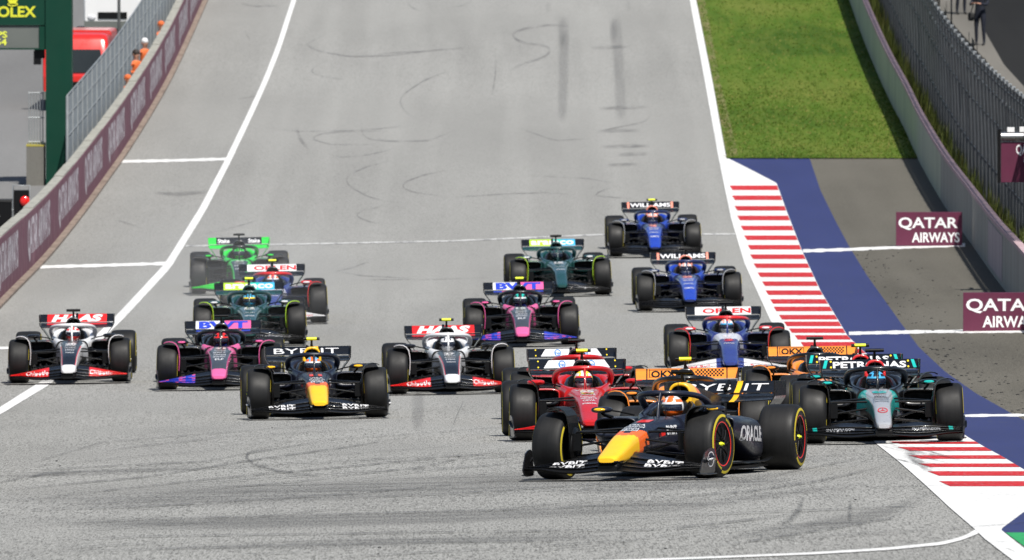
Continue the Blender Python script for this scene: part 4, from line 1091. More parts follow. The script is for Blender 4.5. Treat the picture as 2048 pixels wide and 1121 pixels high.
def driver_mesh():
    V = []; E = []; Rd = []
    def ch(pts, start=None):
        prev = start
        for p, r in pts:
            V.append(p); Rd.append(r); k = len(V) - 1
            if prev is not None: E.append((prev, k))
            prev = k
        return prev
    ch([((0, 2.0, .26), (.15, .12)), ((0, 1.98, .36), (.14, .11)), ((0, 1.95, .47), (.155, .115)), ((0, 1.92, .56), (.13, .09)), ((0, 1.87, .63), (.065, .065)), ((0, 1.84, .70), (.07, .07))])
    for s in (-1, 1):
        ch([((s*.15, 1.90, .555), .065), ((s*.205, 1.80, .50), .05), ((s*.215, 1.70, .44), .043), ((s*.17, 1.60, .49), .036), ((s*.135, 1.555, .55), .030)], 3)
        k = len(V) - 1
        ch([((s*.125, 1.53, .575), .030), ((s*.12, 1.51, .59), .026)], k); k2 = len(V) - 1
        for j in range(4): ch([((s*(.122+.002*j), 1.495, .60 - .022*j), .0095), ((s*(.105), 1.485, .602 - .022*j), .0085), ((s*.092, 1.50, .60 - .022*j), .0075)], k2)
        ch([((s*.10, 1.53, .61), .011), ((s*.085, 1.51, .617), .009)], k)
        ch([((s*.09, 1.85, .26), .085), ((s*.10, 1.6, .36), .07), ((s*.10, 1.42, .42), .058), ((s*.10, 1.1, .34), .045), ((s*.10, .85, .28), .035), ((s*.10, .78, .36), .03)], 0)
    me = skin_mesh('driver_body', V, E, Rd, 1)
    return me
DRV = driver_mesh()
def mk_helmet(fn):
    def f():
        m = MB(); c = Vector((0, 1.80, .725)); n = 26; rings = []
        for i in range(21):
            ph = math.pi * (i + .02) / 20.04; z = math.cos(ph); r = math.sin(ph)
            ring = []
            for k in range(n):
                th = 2*math.pi*k/n; x = r*math.cos(th)*.122; y = r*math.sin(th)*.145
                if z < 0: y *= (1 + .05*(-z)); 
                if z < -.25 and math.sin(th) < 0: y *= 1 + .12*min(1, (-z-.25)*2); x *= .93     # chin bar
                zz = z*.128 if z > 0 else z*.115
                ring.append(c + Vector((x, y, zz)))
            rings.append(ring)
        m.loft(rings, matfn=fn, caps=(True, True)); return m
    return f
def mk_visor():
    m = MB(); c = Vector((0, 1.80, .725)); vs = []; n = 18
    for j, zz in enumerate((-.032, -.012, .012, .036)):
        for k in range(n + 1):
            th = -math.pi/2 + (k/n - .5) * 2.5; q = math.sqrt(max(0, 1 - (zz/.128)**2))
            vs.append(c + Vector((math.cos(th)*.1255*q, math.sin(th)*.1495*q, zz)))
    m.add(vs, [(j*(n+1)+k, j*(n+1)+k+1, (j+1)*(n+1)+k+1, (j+1)*(n+1)+k) for j in range(3) for k in range(n)], 0, True); return m

# ------------------------------------------------------------------ liveries
P = lambda nm, c, r=.28, coat=.7, **k: paint(nm, c, r, coat, **k)
C = {
 'navy': P('satin_navy', (.006, .008, .020), .38, .15), 'rb_yellow': P('bull_yellow', (.86, .47, .010), .38, .3, var=.04), 'rb_orange': P('bull_orange_red', (.82, .13, .012), .38, .3, var=.08), 'rb_red': P('signal_red', (.72, .02, .015), .35, .3, var=.04),
 'white': P('gloss_white', (.68, .68, .69), .3, .5, var=.03), 'red': P('racing_red', (.62, .014, .014), .28, .7, var=.05), 'ferrari': P('scarlet', (.46, .009, .010), .32, .5, var=.06), 'haas_red': P('bright_red', (.66, .016, .014), .3, .5, var=.04),
 'pink': P('vivid_pink', (.72, .11, .30), .32, .5, var=.04), 'a_blue': P('electric_blue', (.022, .05, .46), .3, .6, var=.05),
 'green': P('racing_green', (.008, .052, .050), .3, .7), 'lime': P('lime', (.40, .64, .03), .35, .4, var=.03), 'cyan': P('cyan_blue', (.05, .38, .62), .35, .4, var=.03), 'aqua': P('aqua_green', (.02, .5, .42), .35, .4, var=.03),
 's_green': P('neon_green', (.015, .62, .045), .35, .5, var=.04), 'v_blue': P('deep_blue', (.026, .042, .20), .3, .6), 'v_white': P('pearl_white', (.62, .63, .68), .35, .5, var=.05),
 'w_blue': P('royal_blue', (.012, .045, .38), .3, .6, var=.07), 'w_dark': P('dark_blue', (.008, .016, .075), .3, .6), 'orange': P('papaya_orange', (.80, .25, .028), .32, .5, var=.04), 'teal': P('teal', (.01, .42, .38), .32, .5, var=.03),
 'm_silver': P('brushed_silver', (.44, .45, .47), .32, .5, metal=.3, var=.06), 'blackp': P('gloss_black', (.005, .005, .0055), .30, .3), 'dkgrey': P('dark_grey', (.045, .05, .06), .35, .4), 'grey': P('light_grey', (.38, .39, .41), .4, .3), 'hpblue': P('print_blue', (.015, .16, .48), .4, .2, var=.03), 'yellow': P('warm_yellow', (.8, .6, .02), .35, .3, var=.04), 'skyblue': P('sky_blue', (.06, .38, .68), .3, .7, var=.04), 'salmon': P('salmon_red', (.8, .28, .2), .35, .3, var=.05)}
CB = M['carbon']
def nose_edge(y, lo=.9, w=.45):
    """painted centre panel of the nose top: half width at y"""
    t = tub_at(y); return t[1]
TEAMS = {}
def team(k, **kw): TEAMS[k] = kw
top_ = lambda c: c.z > (tub_at(c.y)[2] + tub_at(c.y)[3]) / 2
def n_rb(c):
    if c.y < -.93 and c.z < .215: return 0
    if c.y < -.42 + .10*abs(c.x)/.15 * (1 if c.z > .3 else -1.4): return 1
    if c.y < -.30 + .30*abs(c.x)/.15 * (1 if top_(c) else .4): return 2
    return 0
def n_haas(c):
    if c.y < -.93: return 1
    if c.y < 1.0:
        e = abs(c.x)/tub_at(c.y)[1]
        if not top_(c): return 0
        if e < .74: return 0
        if e < .84 and c.y < .6: return 2
        return 1
    return 0 if abs(c.x) < .17 else 1
def n_alp(c):
    e = abs(c.x)/tub_at(c.y)[1]
    if c.y < -.83: return 1
    if c.y > .75: return 1 if abs(c.x) > .12 else 0
    return 1 if (e > .80 and c.z > tub_at(c.y)[3] - .10) else 0
def n_ast(c): return 0 if not (c.y < -.2 and not top_(c)) else 0
def n_sau(c):
    e = abs(c.x)/tub_at(c.y)[1]; return 1 if (e > .72 and top_(c)) or c.y > .9 else 0
def n_vc(c):
    if c.y > .35 and top_(c): return 1
    return 0
def n_wil(c): return 1 if (c.y < .55 and top_(c)) else 0
def n_mcl(c): return 1 if (c.y < .3) or abs(c.x) > .16 else 0
def n_mer(c):
    e = abs(c.x)/tub_at(c.y)[1]
    if c.y > .9: return 1 if e > .55 and top_(c) else 0
    if c.y < -.75: return 0
    if not top_(c): return 2 if c.y > -.3 else 2
    return 0 if e < (.88 if c.y < .4 else .88 - .4*(c.y-.4)) else 1
team('rb', nose=(n_rb, ['navy', 'rb_yellow', 'rb_orange']), cock=(lambda c: 0, ['navy', 'black']), eng=(lambda c: 1 if c.y < 2.46 + .25*(c.z-.8) else (2 if c.y < 2.72 + .3*(c.z-.8) else 0), ['navy', 'rb_yellow', 'rb_orange']), pod=(lambda c: 0, ['navy']), halo='navy',
     flap=(lambda c: 0, ['blackp']), rwf=(lambda c: 1 if .10 < c.x < .16 else 0, ['blackp', 'rb_yellow']), rwm=(lambda c: 1 if .10 < c.x < .155 else 0, ['blackp', 'rb_yellow']), fin='blackp', ring='red', end='blackp', mir=('navy', 'rb_yellow'), suit='navy', hel=('white', 'rb_red', 'navy'), numc='rb_red', style=0)
team('haas', nose=(n_haas, ['blackp', 'white', 'haas_red']), cock=(lambda c: 1 if c.z > .5 else 0, ['blackp', 'white']), eng=(lambda c: 0, ['blackp']), pod=(lambda c: 0, ['blackp']), halo='white',
     flap=(lambda c: 1 if abs(c.x) > .33 else 0, ['blackp', 'haas_red']), rwf=(lambda c: 1 if abs(c.x) < .50 else 0, ['blackp', 'haas_red']), rwm=(lambda c: 1 if abs(c.x) < .50 and c.z > .79 else 0, ['blackp', 'haas_red']), fin='white', ring=None, end='blackp', mir=('blackp', 'blackp'), suit='white', hel=('white', 'salmon', 'white'), numc='white', style=0)
team('alp', nose=(n_alp, ['dkgrey', 'pink']), cock=(lambda c: 1 if c.z > .60 and c.y < 1.5 else 0, ['blackp', 'pink']), eng=(lambda c: 0, ['blackp']), pod=(lambda c: 0, ['blackp']), halo='blackp',
     flap=(lambda c: 0 if abs(c.x) < .36 else (2 if math.sin(c.x*37 + c.y*50) > .86 else 1), ['blackp', 'a_blue', 'pink']), rwf=(lambda c: 0 if abs(c.x) > .45 else ((3 if c.x < .02 else 2)), ['blackp', 'a_blue', 'pink', 'white']),
     rwm=(lambda c: 0 if abs(c.x) > .44 or c.z < .795 else (1 if abs(abs(c.x) - .24) > .05 else 2), ['blackp', 'a_blue', 'pink']), fin='pink', ring=None, end='blackp', mir=('blackp', 'pink'), suit='a_blue', hel=('rb_red', 'blackp', 'white'), numc='white', style=0)
team('ast', nose=(n_ast, ['green']), cock=(lambda c: 0, ['green', 'black']), eng=(lambda c: 0 , ['green']), pod=(lambda c: 0, ['green']), halo='green',
     flap=(lambda c: 0, ['blackp']), rwf=(lambda c: 0 if abs(c.x) > .46 else (1 if c.x < 0 else (2 if c.x < .18 else 3)), ['blackp', 'lime', 'aqua', 'cyan']), rwm=(lambda c: 0, ['green']), fin='lime', ring=None, end='blackp', mir=('green', 'white'), suit='green', hel=('yellow', 'cyan', 'navy'), numc='white', style=0, wf=.88)
team('sau', nose=(n_sau, ['blackp', 's_green']), cock=(lambda c: 1 if c.z > .6 else 0, ['blackp', 's_green']), eng=(lambda c: 0, ['blackp']), pod=(lambda c: 1 if c.z > .5 and c.y > 1.8 else 0, ['blackp', 's_green']), halo='blackp',
     flap=(lambda c: 1 if abs(c.x) > .34 else 0, ['blackp', 's_green']), rwf=(lambda c: 1 if abs(c.x) > .47 else 0, ['blackp', 's_green']), rwm=(lambda c: 1, ['blackp', 's_green']), fin='blackp', ring=None, end='blackp', rend='s_green', mir=('blackp', 's_green'), suit='blackp', hel=('dkgrey', 's_green', 'white'), numc='white', style=0)
team('vc', nose=(n_vc, ['v_blue', 'v_white']), cock=(lambda c: 0, ['v_blue', 'black']), eng=(lambda c: 0 if c.y > 2.2 else 1, ['v_blue', 'blackp']), pod=(lambda c: 0, ['w_dark']), halo=('v_blue', 'red'),
     flap=(lambda c: 1 if abs(c.x) > .25 else 0, ['v_blue', 'white']), rwf=(lambda c: 1 if abs(c.x) < .47 else 0, ['blackp', 'white']), rwm=(lambda c: 0, ['blackp', 'white']), fin='red', ring=None, end='blackp', mir=('red', 'white'), suit='white', hel=('white', 'a_blue', 'salmon'), numc='red', style=0)
team('wil', nose=(n_wil, ['w_dark', 'w_blue']), cock=(lambda c: 1 if c.z > .5 else 0, ['w_dark', 'w_blue']), eng=(lambda c: 1 if c.y < 2.16 else 0, ['w_dark', 'salmon']), pod=(lambda c: 0, ['w_dark']), halo='w_dark',
     flap=(lambda c: 0, ['blackp']), rwf=(lambda c: 1 if .45 < abs(c.x) < .50 else 0, ['blackp', 'salmon']), rwm=(lambda c: 0, ['blackp']), fin='grey', ring=None, end='blackp', mir=('w_dark', 'grey'), suit='w_blue', hel=('salmon', 'skyblue', 'white'), numc='salmon', style=1)
team('mcl', nose=(n_mcl, ['blackp', 'orange']), cock=(lambda c: 1, ['blackp', 'orange']), eng=(lambda c: 1 if c.y > 2.2 and c.z > .6 else 0, ['blackp', 'orange']), pod=(lambda c: 1 if c.z > .48 else 0, ['blackp', 'orange']), halo='blackp',
     flap=(lambda c: 1 if abs(c.x) > .4 else 0, ['blackp', 'orange']), rwf=(lambda c: 0 if .475 < abs(c.x) < .49 else 1, ['blackp', 'orange']), rwm=(lambda c: 0, ['blackp']), fin='orange', ring=None, end='orange', rend='blackp', mir=('blackp', 'orange'), suit='orange', hel=('orange', 'white', 'yellow'), numc='blackp', style=0)
team('fer', nose=(lambda c: 0, ['ferrari']), cock=(lambda c: 1, ['black', 'ferrari']), eng=(lambda c: 1 if c.y > 2.16 else 0, ['blackp', 'ferrari']), pod=(lambda c: 1 if c.z > .5 or c.y > 1.7 else 0, ['blackp', 'ferrari']), halo='ferrari',
     flap=(lambda c: 1 if .50 < abs(c.x) and c.y > -.75 else 0, ['blackp', 'red']), rwf=(lambda c: 0, ['blackp']), rwm=(lambda c: 1 if c.z < .77 else 0, ['blackp', 'ferrari']), fin='blackp', ring=None, end='blackp', mir=('ferrari', 'ferrari'), suit='ferrari', hel=('red', 'yellow', 'white'), numc='white', style=0)
team('mer', nose=(n_mer, ['m_silver', 'teal', 'blackp']), cock=(lambda c: 0, ['blackp', 'black']), eng=(lambda c: 1 if c.y < 2.14 else 0, ['blackp', 'red']), pod=(lambda c: 0, ['blackp']), halo='blackp',
     flap=(lambda c: 1 if .79 < abs(c.x) < .84 and c.y > -.8 else 0, ['blackp', 'teal']), rwf=(lambda c: 0, ['blackp']), rwm=(lambda c: 0, ['blackp']), fin='blackp', ring=None, end='blackp', mir=('blackp', 'teal'), suit='white', hel=('skyblue', 'skyblue', 'white'), numc='teal', style=1, wf=.80)
def mats_of(l): return [M['black'] if k == 'black' else C[k] for k in l]
def place_letters(parent, key, items, bvh, pd=(0, 1, 0)):
    """items: (text, centre, xd, yd, w, h, colour, bold)"""
    cols = []; m = MB()
    for it in items:
        if it[6] not in cols: cols.append(it[6])
        letter(m, it[0], it[1], it[2], it[3], it[4], it[5], bvh=bvh, pd=it[8] if len(it) > 8 else pd, off=.005, mat=cols.index(it[6]), bold=it[7])
    me = _CACHE.setdefault(key, m.mesh(key)); return link('lettering', me, [C[c] for c in cols], parent)
XF, YF = (1, 0, 0), (0, 0, 1)
DN = (0, .25, -1)
NOSE_TXT = {
 'rb': [('VISA', .16, .20, .07), ('Castrol', .03, .22, .05), ('HONDA', -.10, .18, .05), ('Mobil', -.20, .18, .05)],
 'haas': [('HAAS', .30, .17, .055), ('MoneyGram', .08, .17, .04), ('Haas', -.12, .15, .05), ('Castrol', -.33, .14, .045)],
 'alp': [('ALPINE', .45, .2, .06), ('BWT', .2, .2, .07), ('castrol', 0, .2, .06), ('MICROSOFT', -.2, .2, .05), ('ELF', -.4, .14, .07)],
 'ast': [('aramco', .55, .2, .06), ('Cognizant', .1, .2, .05), ('valvoline', -.2, .18, .05)],
 'sau': [('Stake', .4, .2, .07), ('KICK', .05, .2, .08), ('Stake', -.3, .18, .06)],
 'vc': [('VISA', .25, .2, .08), ('CashApp', -.2, .18, .05)],
 'wil': [('KRAKEN', .3, .2, .06), ('GULF', .1, .2, .07), ('DURACELL', -.25, .2, .05), ('KOMATSU', -.6, .18, .05)],
 'mcl': [('OKX', .3, .2, .08), ('Dell', 0, .16, .06)],
 'fer': [('VGW', .72, .28, .06), ('AWS', .13, .20, .05), ('Palantir', -.02, .2, .04), ('GENESYS', -.16, .2, .05), ('CEVA', -.32, .16, .05), ('BITDEFENDER', -.5, .18, .03)],
 'mer': [('PETRONAS', .35, .16, .04), ('IWC', .12, .14, .05), ('CROWDSTRIKE', .0, .2, .035), ('SNAPDRAGON', -.12, .2, .035), ('TeamViewer', -.25, .2, .035)]}
RW_TXT = {'rb': [('BYB', -.22, .54, 'white'), ('IT', .33, .26, 'white')], 'haas': [('HAAS', 0, .86, 'white')], 'alp': [('BWT', 0, .80, 'a_blue')], 'ast': [('aramco', 0, .86, 'white')],
          'sau': [('Stake', -.31, .24, 'white'), ('Stake', .31, .24, 'white')], 'vc': [('ORLEN', .06, .80, 'red')], 'wil': [('WILLIAMS', 0, .88, 'white')], 'mcl': [('OKX', -.28, .30, 'blackp')],
          'fer': [('hp', -.19, .09, 'hpblue'), ('hp', .19, .09, 'hpblue')], 'mer': [('PETRONAS', 0, .92, 'white')]}
FW_TXT = {'rb': ('BYBIT', 'white', .26, .60), 'haas': ('Chipotle', 'white', .34, .60), 'ast': ('Cognizant', 'white', .34, .62), 'vc': ('Red Bull', 'red', .38, .62), 'mer': ('SNAPDRAGON', 'grey', .2, .55)}
def build_car(tk, name, label, px, yaw, steer, num, yellow_cam, helm=None, group='racing cars climbing to the first corner', clean=False):
    T = TEAMS[tk]; key = lambda s: tk + '_' + s
    base = G(*px); Y = base.y; slope = (gz0(Y + 3.6) - gz0(Y)) / 3.6
    car = empty('racing_car', base, label, 'racing car', group)
    rot = Matrix.Rotation(-CROSS, 4, 'Y') @ Matrix.Rotation(math.atan(slope), 4, 'X') @ Matrix.Rotation(-yaw, 4, 'Z')
    car.rotation_euler = rot.to_euler()
    nose = part('nose', key('nose'), mk_tub(T['nose'][0], T.get('wf', 1.0)), mats_of(T['nose'][1]), car)
    ck = part('cockpit', key('cock'), mk_cockpit(T['cock'][0]), mats_of(T['cock'][1]) + [M['black']] * (1 if len(T['cock'][1]) < 2 else 0), car)
    part('wing_mount', 'wing_mount', lambda: MB().loft([sup(y, w, .10, z1, 5, 20) for y, w, z1 in [(-1.13, .105, .165), (-1.10, .112, .205), (-.9, .10, .22), (-.7, .09, .2)]]), [CB], car)
    part('headrest', 'headrest', mk_headrest, [C['blackp']], car)
    eng = part('engine_cover', key('eng'), mk_engine(T['eng'][0]), mats_of(T['eng'][1]), car)
    part('air_intake', 'intake', mk_intake, [M['black']], eng)
    for s in (-1, 1):
        pd_ = part('sidepod', key('pod%d' % s), mk_pod(s, T['pod'][0]), mats_of(T['pod'][1]), car)
        part('inlet', 'inlet%d' % s, mk_inlet(s), [M['black']], pd_)
        if tk == 'rb' :
            kk = 'podtxt%d' % s
            if kk not in _CACHE:
                m = MB(); b_ = bvh_of(mk_pod(s, T['pod'][0])())
                v, f, asp = text2d('ORACLE', .03); out = []
                for a, b in v:
                    yy = 2.13 + s * a * 1.10; zz = .44 + b * .17 - .03*(yy-1.8)
                    h = b_.ray_cast(Vector((s*1.5, yy, zz)), Vector((-s, 0, 0)), 2)
                    out.append(h[0] + Vector((s*.005, 0, 0)) if h[0] else Vector((s*.7, yy, zz)))
                m.add(out, f, 0); _CACHE[kk] = m.mesh(kk)
            link('lettering', _CACHE[kk], [C['white']], pd_)
    part('floor', 'floor', mk_floor, [CB], car)
    hm = T['halo']
    if isinstance(hm, tuple):
        k_ = key('halo')
        if k_ not in _CACHE:
            m = mk_halo(); m.m = [1 if (sum((m.v[q] for q in f), Vector())/len(f)).z > .845 else 0 for f in m.f]; _CACHE[k_] = m.mesh(k_)
        link('halo', _CACHE[k_], [C[hm[0]], C[hm[1]]], car)
    else: part('halo', 'halo', mk_halo, [C[hm]], car)
    fw = part('front_wing', key('fw0'), mk_element(0, T['style'], lambda c: 0), [CB], car)
    for k in (1, 2, 3): 
        part('flap', key('fw%d' % k), mk_element(k, T['style'], T['flap'][0]), mats_of(T['flap'][1]), fw)
    for s in (-1, 1): part('endplate', 'ep%d' % s, mk_endplate(s), [C[T['end']]], fw)
    if tk == 'rb':
        for s in (-1, 1):
            kk = 'roundel%d' % s
            if kk not in _CACHE:
                b_ = bvh_of(mk_endplate(s)()); m = MB()
                def pe(y, z, o_): h = b_.ray_cast(Vector((s*1.3, y, z)), Vector((-s, 0, 0)), 1); return (h[0] if h[0] else Vector((s*.98, y, z))) + Vector((s*o_, 0, 0))
                n = 28
                for r0, r1, mi, o_ in ((.082, .070, 0, .004), (.070, .001, 1, .0035)):
                    vs = []
                    for k in range(n):
                        q = 2*math.pi*k/n; vs += [pe(-.60 + math.cos(q)*r0*1.5, .215 + math.sin(q)*r0, o_), pe(-.60 + math.cos(q)*r1*1.5, .215 + math.sin(q)*r1, o_)]
                    m.add(vs, [(2*k, 2*k+1, (2*k+3) % (2*n), (2*k+2) % (2*n)) for k in range(n)], mi)
                v, f, asp = text2d('Esso', .05); m.add([pe(-.60 + s*a*.17, .215 + b*.065, .007) for a, b in v], f, 0)
                _CACHE[kk] = m.mesh(kk)
            link('roundel', _CACHE[kk], [C['white'], C['navy']], fw)
            kk = 'sidetxt%d' % s
            if kk not in _CACHE:
                b_ = bvh_of(mk_tub(lambda c: 0)()); m = MB()
                v, f, asp = text2d('BYBIT', .03)
                def ps(y, z, o_): h = b_.ray_cast(Vector((s*1.3, y, z)), Vector((-s, 0, 0)), 1.3); return (h[0] if h[0] else Vector((s*.22, y, z))) + Vector((s*o_, 0, 0))
                m.add([ps(.86 + s*a*.34, .50 + b*.10, .005) for a, b in v], f, 0)
                m.add([ps(y, z, .005) for y, z in ((.40, .47), (.62, .49), (.62, .45), (.40, .43))], [(0, 1, 2, 3)], 1)
                _CACHE[kk] = m.mesh(kk)
            link('lettering', _CACHE[kk], [C['white'], C['rb_red']], nose)
    if tk in FW_TXT:
        txt, col, h_, w_ = FW_TXT[tk]; kk = key('fwtxt')
        if kk not in _CACHE:
            allm = MB()
            for k in (1, 2, 3):
                q = mk_element(k, T['style'], lambda c: 0)(); o_ = len(allm.v); allm.v += q.v; allm.f += [[i+o_ for i in f] for f in q.f]; allm.m += q.m; allm.sm += q.sm
            b_ = bvh_of(allm); m = MB()
            for s in (-1, 1):
                for zc, bb in ((.245, 0), (.185, 0)) if tk == 'rb' else ((.21, 0),):
                    v, f, asp = text2d(txt, .015); out = []; ww = w_ * .62
                    for a, b in v:
                        x = s*.52 + a*ww; yy = -.76 + b * ({'rb': .10, 'haas': .30}.get(tk, .13)) + ({True: (.09 if zc > .2 else -.07), False: .03}[tk == 'rb']) + .06*(abs(x)-.5)
                        h = b_.ray_cast(Vector((x, yy - .35, .60)), Vector((0, .8, -1)).normalized(), 2)
                        out.append(h[0] + Vector((0, -.003, .005)) if h[0] else Vector((x, yy, .15)))
                    m.add(out, f, 0)
            _CACHE[kk] = m.mesh(kk)
        link('lettering', _CACHE[kk], [C[col]], fw)
    # rear wing
    rwm = part('rear_wing', key('rwm'), mk_rw_main(T['rwm'][0]), mats_of(T['rwm'][1]), car)
    fl = part('drs_flap', key('rwf'), mk_rw_flap(T['rwf'][0]), mats_of(T['rwf'][1]), rwm)
    for s in (-1, 1): part('endplate', 'rwe%d' % s, mk_rw_end(s), [C[T.get('rend', 'blackp')]], rwm)
    part('beam_wing', 'beam', mk_beam, [CB], rwm)
    kk = key('rwtxt')
    if kk not in _CACHE:
        cols = []; m = MB(); big_ = tk in ('rb', 'haas', 'alp'); zc = .898; hh = (.112 if tk != 'rb' else .074) if big_ else .080
        b1 = bvh_of(mk_rw_flap(lambda c: 0)()); b2 = bvh_of(mk_rw_main(lambda c: 0)())
        for txt, cx, ww, col in RW_TXT[tk]:
            if col not in cols: cols.append(col)
            v, f, asp = text2d(txt, {'haas': .06, 'alp': .05, 'rb': .0}.get(tk, .03), .25 if tk == 'haas' else 0); hq = .045 if tk == 'fer' else hh
            v2 = []
            for a, b in v:
                x = cx + a*(ww*.72 if tk == 'fer' else ww); z = zc + b*hq; o_ = Vector((x, 3.5, z)); best = None
                for bb in (b1, b2):
                    h = bb.ray_cast(o_, Vector((0, 1, 0)), 2)
                    if h[0] and (best is None or h[0].y < best.y): best = h[0]
                v2.append((best or Vector((x, 4.3, z))) + Vector((0, -.0075, 0)))
            m.add(v2, f, cols.index(col))
        def onflap(x, z, o_=.004):
            h = b1.ray_cast(Vector((x, 3.5, z)), Vector((0, 1, 0)), 2); return (h[0] if h[0] else Vector((x, 4.2 + (z-.8)*1.36, z))) + Vector((0, -o_, 0))
        def panel(xa0, xb0, xa1, xb1, z0, z1, mi, o_=.003, nx=10, nz=6):
            vs = [onflap(xa0 + (xa1-xa0)*j/nz + ((xb0 + (xb1-xb0)*j/nz) - (xa0 + (xa1-xa0)*j/nz))*i/nx, z0 + (z1-z0)*j/nz, o_) for j in range(nz+1) for i in range(nx+1)]
            m.add(vs, [(j*(nx+1)+i, j*(nx+1)+i+1, (j+1)*(nx+1)+i+1, (j+1)*(nx+1)+i) for j in range(nz) for i in range(nx)], mi)
        def disc(cx, cz, r0, r1, mi, o_=.007, n=20):
            vs = []
            for k in range(n):
                q = 2*math.pi*k/n; vs += [onflap(cx + math.cos(q)*r0, cz + math.sin(q)*r0, o_), onflap(cx + math.cos(q)*r1, cz + math.sin(q)*r1, o_)]
            m.add(vs, [(2*k, 2*k+1, (2*k+3) % (2*n), (2*k+2) % (2*n)) for k in range(n)], mi)
        if tk == 'fer':
            cols += ['white', 'yellow']; panel(-.43, .43, -.36, .36, .857, .956, 1, .003, 30)
            for x in (-.19, .19): disc(x, .905, .048, .036, 0, .008)
            for x in (-.50, .50):
                for z in (.868, .945): disc(x, z, .010, .001, 2)
        if tk == 'mer':
            cols += ['teal', 'yellow']
            for s_ in (-1, 1):
                panel(s_*.57 - .02, s_*.57 + .02, s_*.54 - .02, s_*.54 + .02, .857, .957, 1)
                for z in (.870, .940): disc(s_*.485, z, .012, .001, 2)
        if tk == 'mcl':
            for i in range(16):
                for zi in range(4):
                    if (i + zi) % 2: continue
                    x = .10 + i*.0215; z = .864 + zi*.021; panel(x, x+.0215, x, x+.0215, z, z+.021, 0, .004, 1, 1)
            panel(-.455, -.447, -.455, -.447, .857, .955, 0, .004, 1, 4); panel(-.12, -.112, -.12, -.112, .864, .948, 0, .004, 1, 4); panel(-.45, -.115, -.45, -.115, .861, .866, 0, .004, 8, 1); panel(-.45, -.115, -.45, -.115, .944, .949, 0, .004, 8, 1)
        _CACHE[kk] = m.mesh(kk); _CACHE[kk + 'c'] = cols
    link('lettering', _CACHE[kk], [C[c] for c in _CACHE[kk + 'c']], rwm)
    # nose lettering and number
    kk = key('nosetxt')
    if kk not in _CACHE:
        b_ = bvh_of(mk_tub(lambda c: 0)()); m = MB()
        for txt, yy, w_, h_ in NOSE_TXT[tk]:
            letter(m, txt, (0, yy, .9), XF, (0, 1, 0), w_, h_*1.9, bvh=b_, pd=(0, .12, -1), off=.005, bold=.02)
        _CACHE[kk] = m.mesh(kk); _CACHE['nose_bvh'] = b_
    link('lettering', _CACHE[kk], [C['white' if tk != 'mer' else 'blackp']], nose)
    m = MB(); yn = {'haas': .52, 'rb': .52, 'fer': .50, 'mer': .6, 'wil': .62, 'vc': .1}.get(tk, .75)
    letter(m, num, (0, yn, .9), XF, (0, 1, 0), .09 * len(num) + .05 * (len(num) == 1), .26, bvh=_CACHE['nose_bvh'], pd=(0, .12, -1), off=.006, bold=.06)
    link('race_number', m.mesh('number_' + num), [C[T['numc']]], nose)
    if tk == 'fer':         # scallop-shell emblem: yellow fan with red ribs
        if 'shell' not in _CACHE:
            m = MB(); bb = _CACHE['nose_bvh']
            def pj(x, y, o_): h = bb.ray_cast(Vector((x, y, .9)), Vector((0, .12, -1)).normalized(), 2); return h[0] + Vector((0, 0, o_))
            def fan(rx, ry, o_, mi): 
                n = 20; vs = [pj(0, .20, o_)] + [pj(math.cos(a)*rx, .27 + math.sin(a)*ry, o_) for a in [R(-50) + R(280)*k/n for k in range(n+1)]]
                m.add(vs, [(0, k+1, k+2) for k in range(n)], mi)
            fan(.092, .085, .006, 0); fan(.080, .073, .009, 1); fan(.055, .045, .012, 2)
            _CACHE['shell'] = m.mesh('shell')
        link('shell_emblem', _CACHE['shell'], [C['white'], C['yellow'], C['red']], nose)
    if tk == 'mer':
        if 'star' not in _CACHE:
            m = MB(); bb = _CACHE['nose_bvh']
            def pj(x, y): h = bb.ray_cast(Vector((x, y, .9)), Vector((0, .12, -1)).normalized(), 2); return h[0] + Vector((0, 0, .006))
            n = 24
            for cy, mi, rx, ry in ((-.72, 0, .062, .10), (.52, 1, .07, .08)):
                vs = []
                for k in range(n):
                    a = 2*math.pi*k/n; vs += [pj(math.cos(a)*rx, cy + math.sin(a)*ry), pj(math.cos(a)*rx*.8, cy + math.sin(a)*ry*.8)]
                m.add(vs, [(2*k, 2*k+1, (2*k+3) % (2*n), (2*k+2) % (2*n)) for k in range(n)], mi)
                if mi == 0:
                    for k in range(3):
                        a = R(90 + 120*k); tip = pj(math.cos(a)*rx*.85, cy + math.sin(a)*ry*.85)
                        m.add([tip, pj(math.cos(a+1.57)*.01, cy + math.sin(a+1.57)*.014), pj(0, cy), pj(math.cos(a-1.57)*.01, cy + math.sin(a-1.57)*.014)], [(0, 1, 2, 3)], mi)
            _CACHE['star'] = m.mesh('star')
        link('round_emblem', _CACHE['star'], [C['red'], C['teal']], nose)
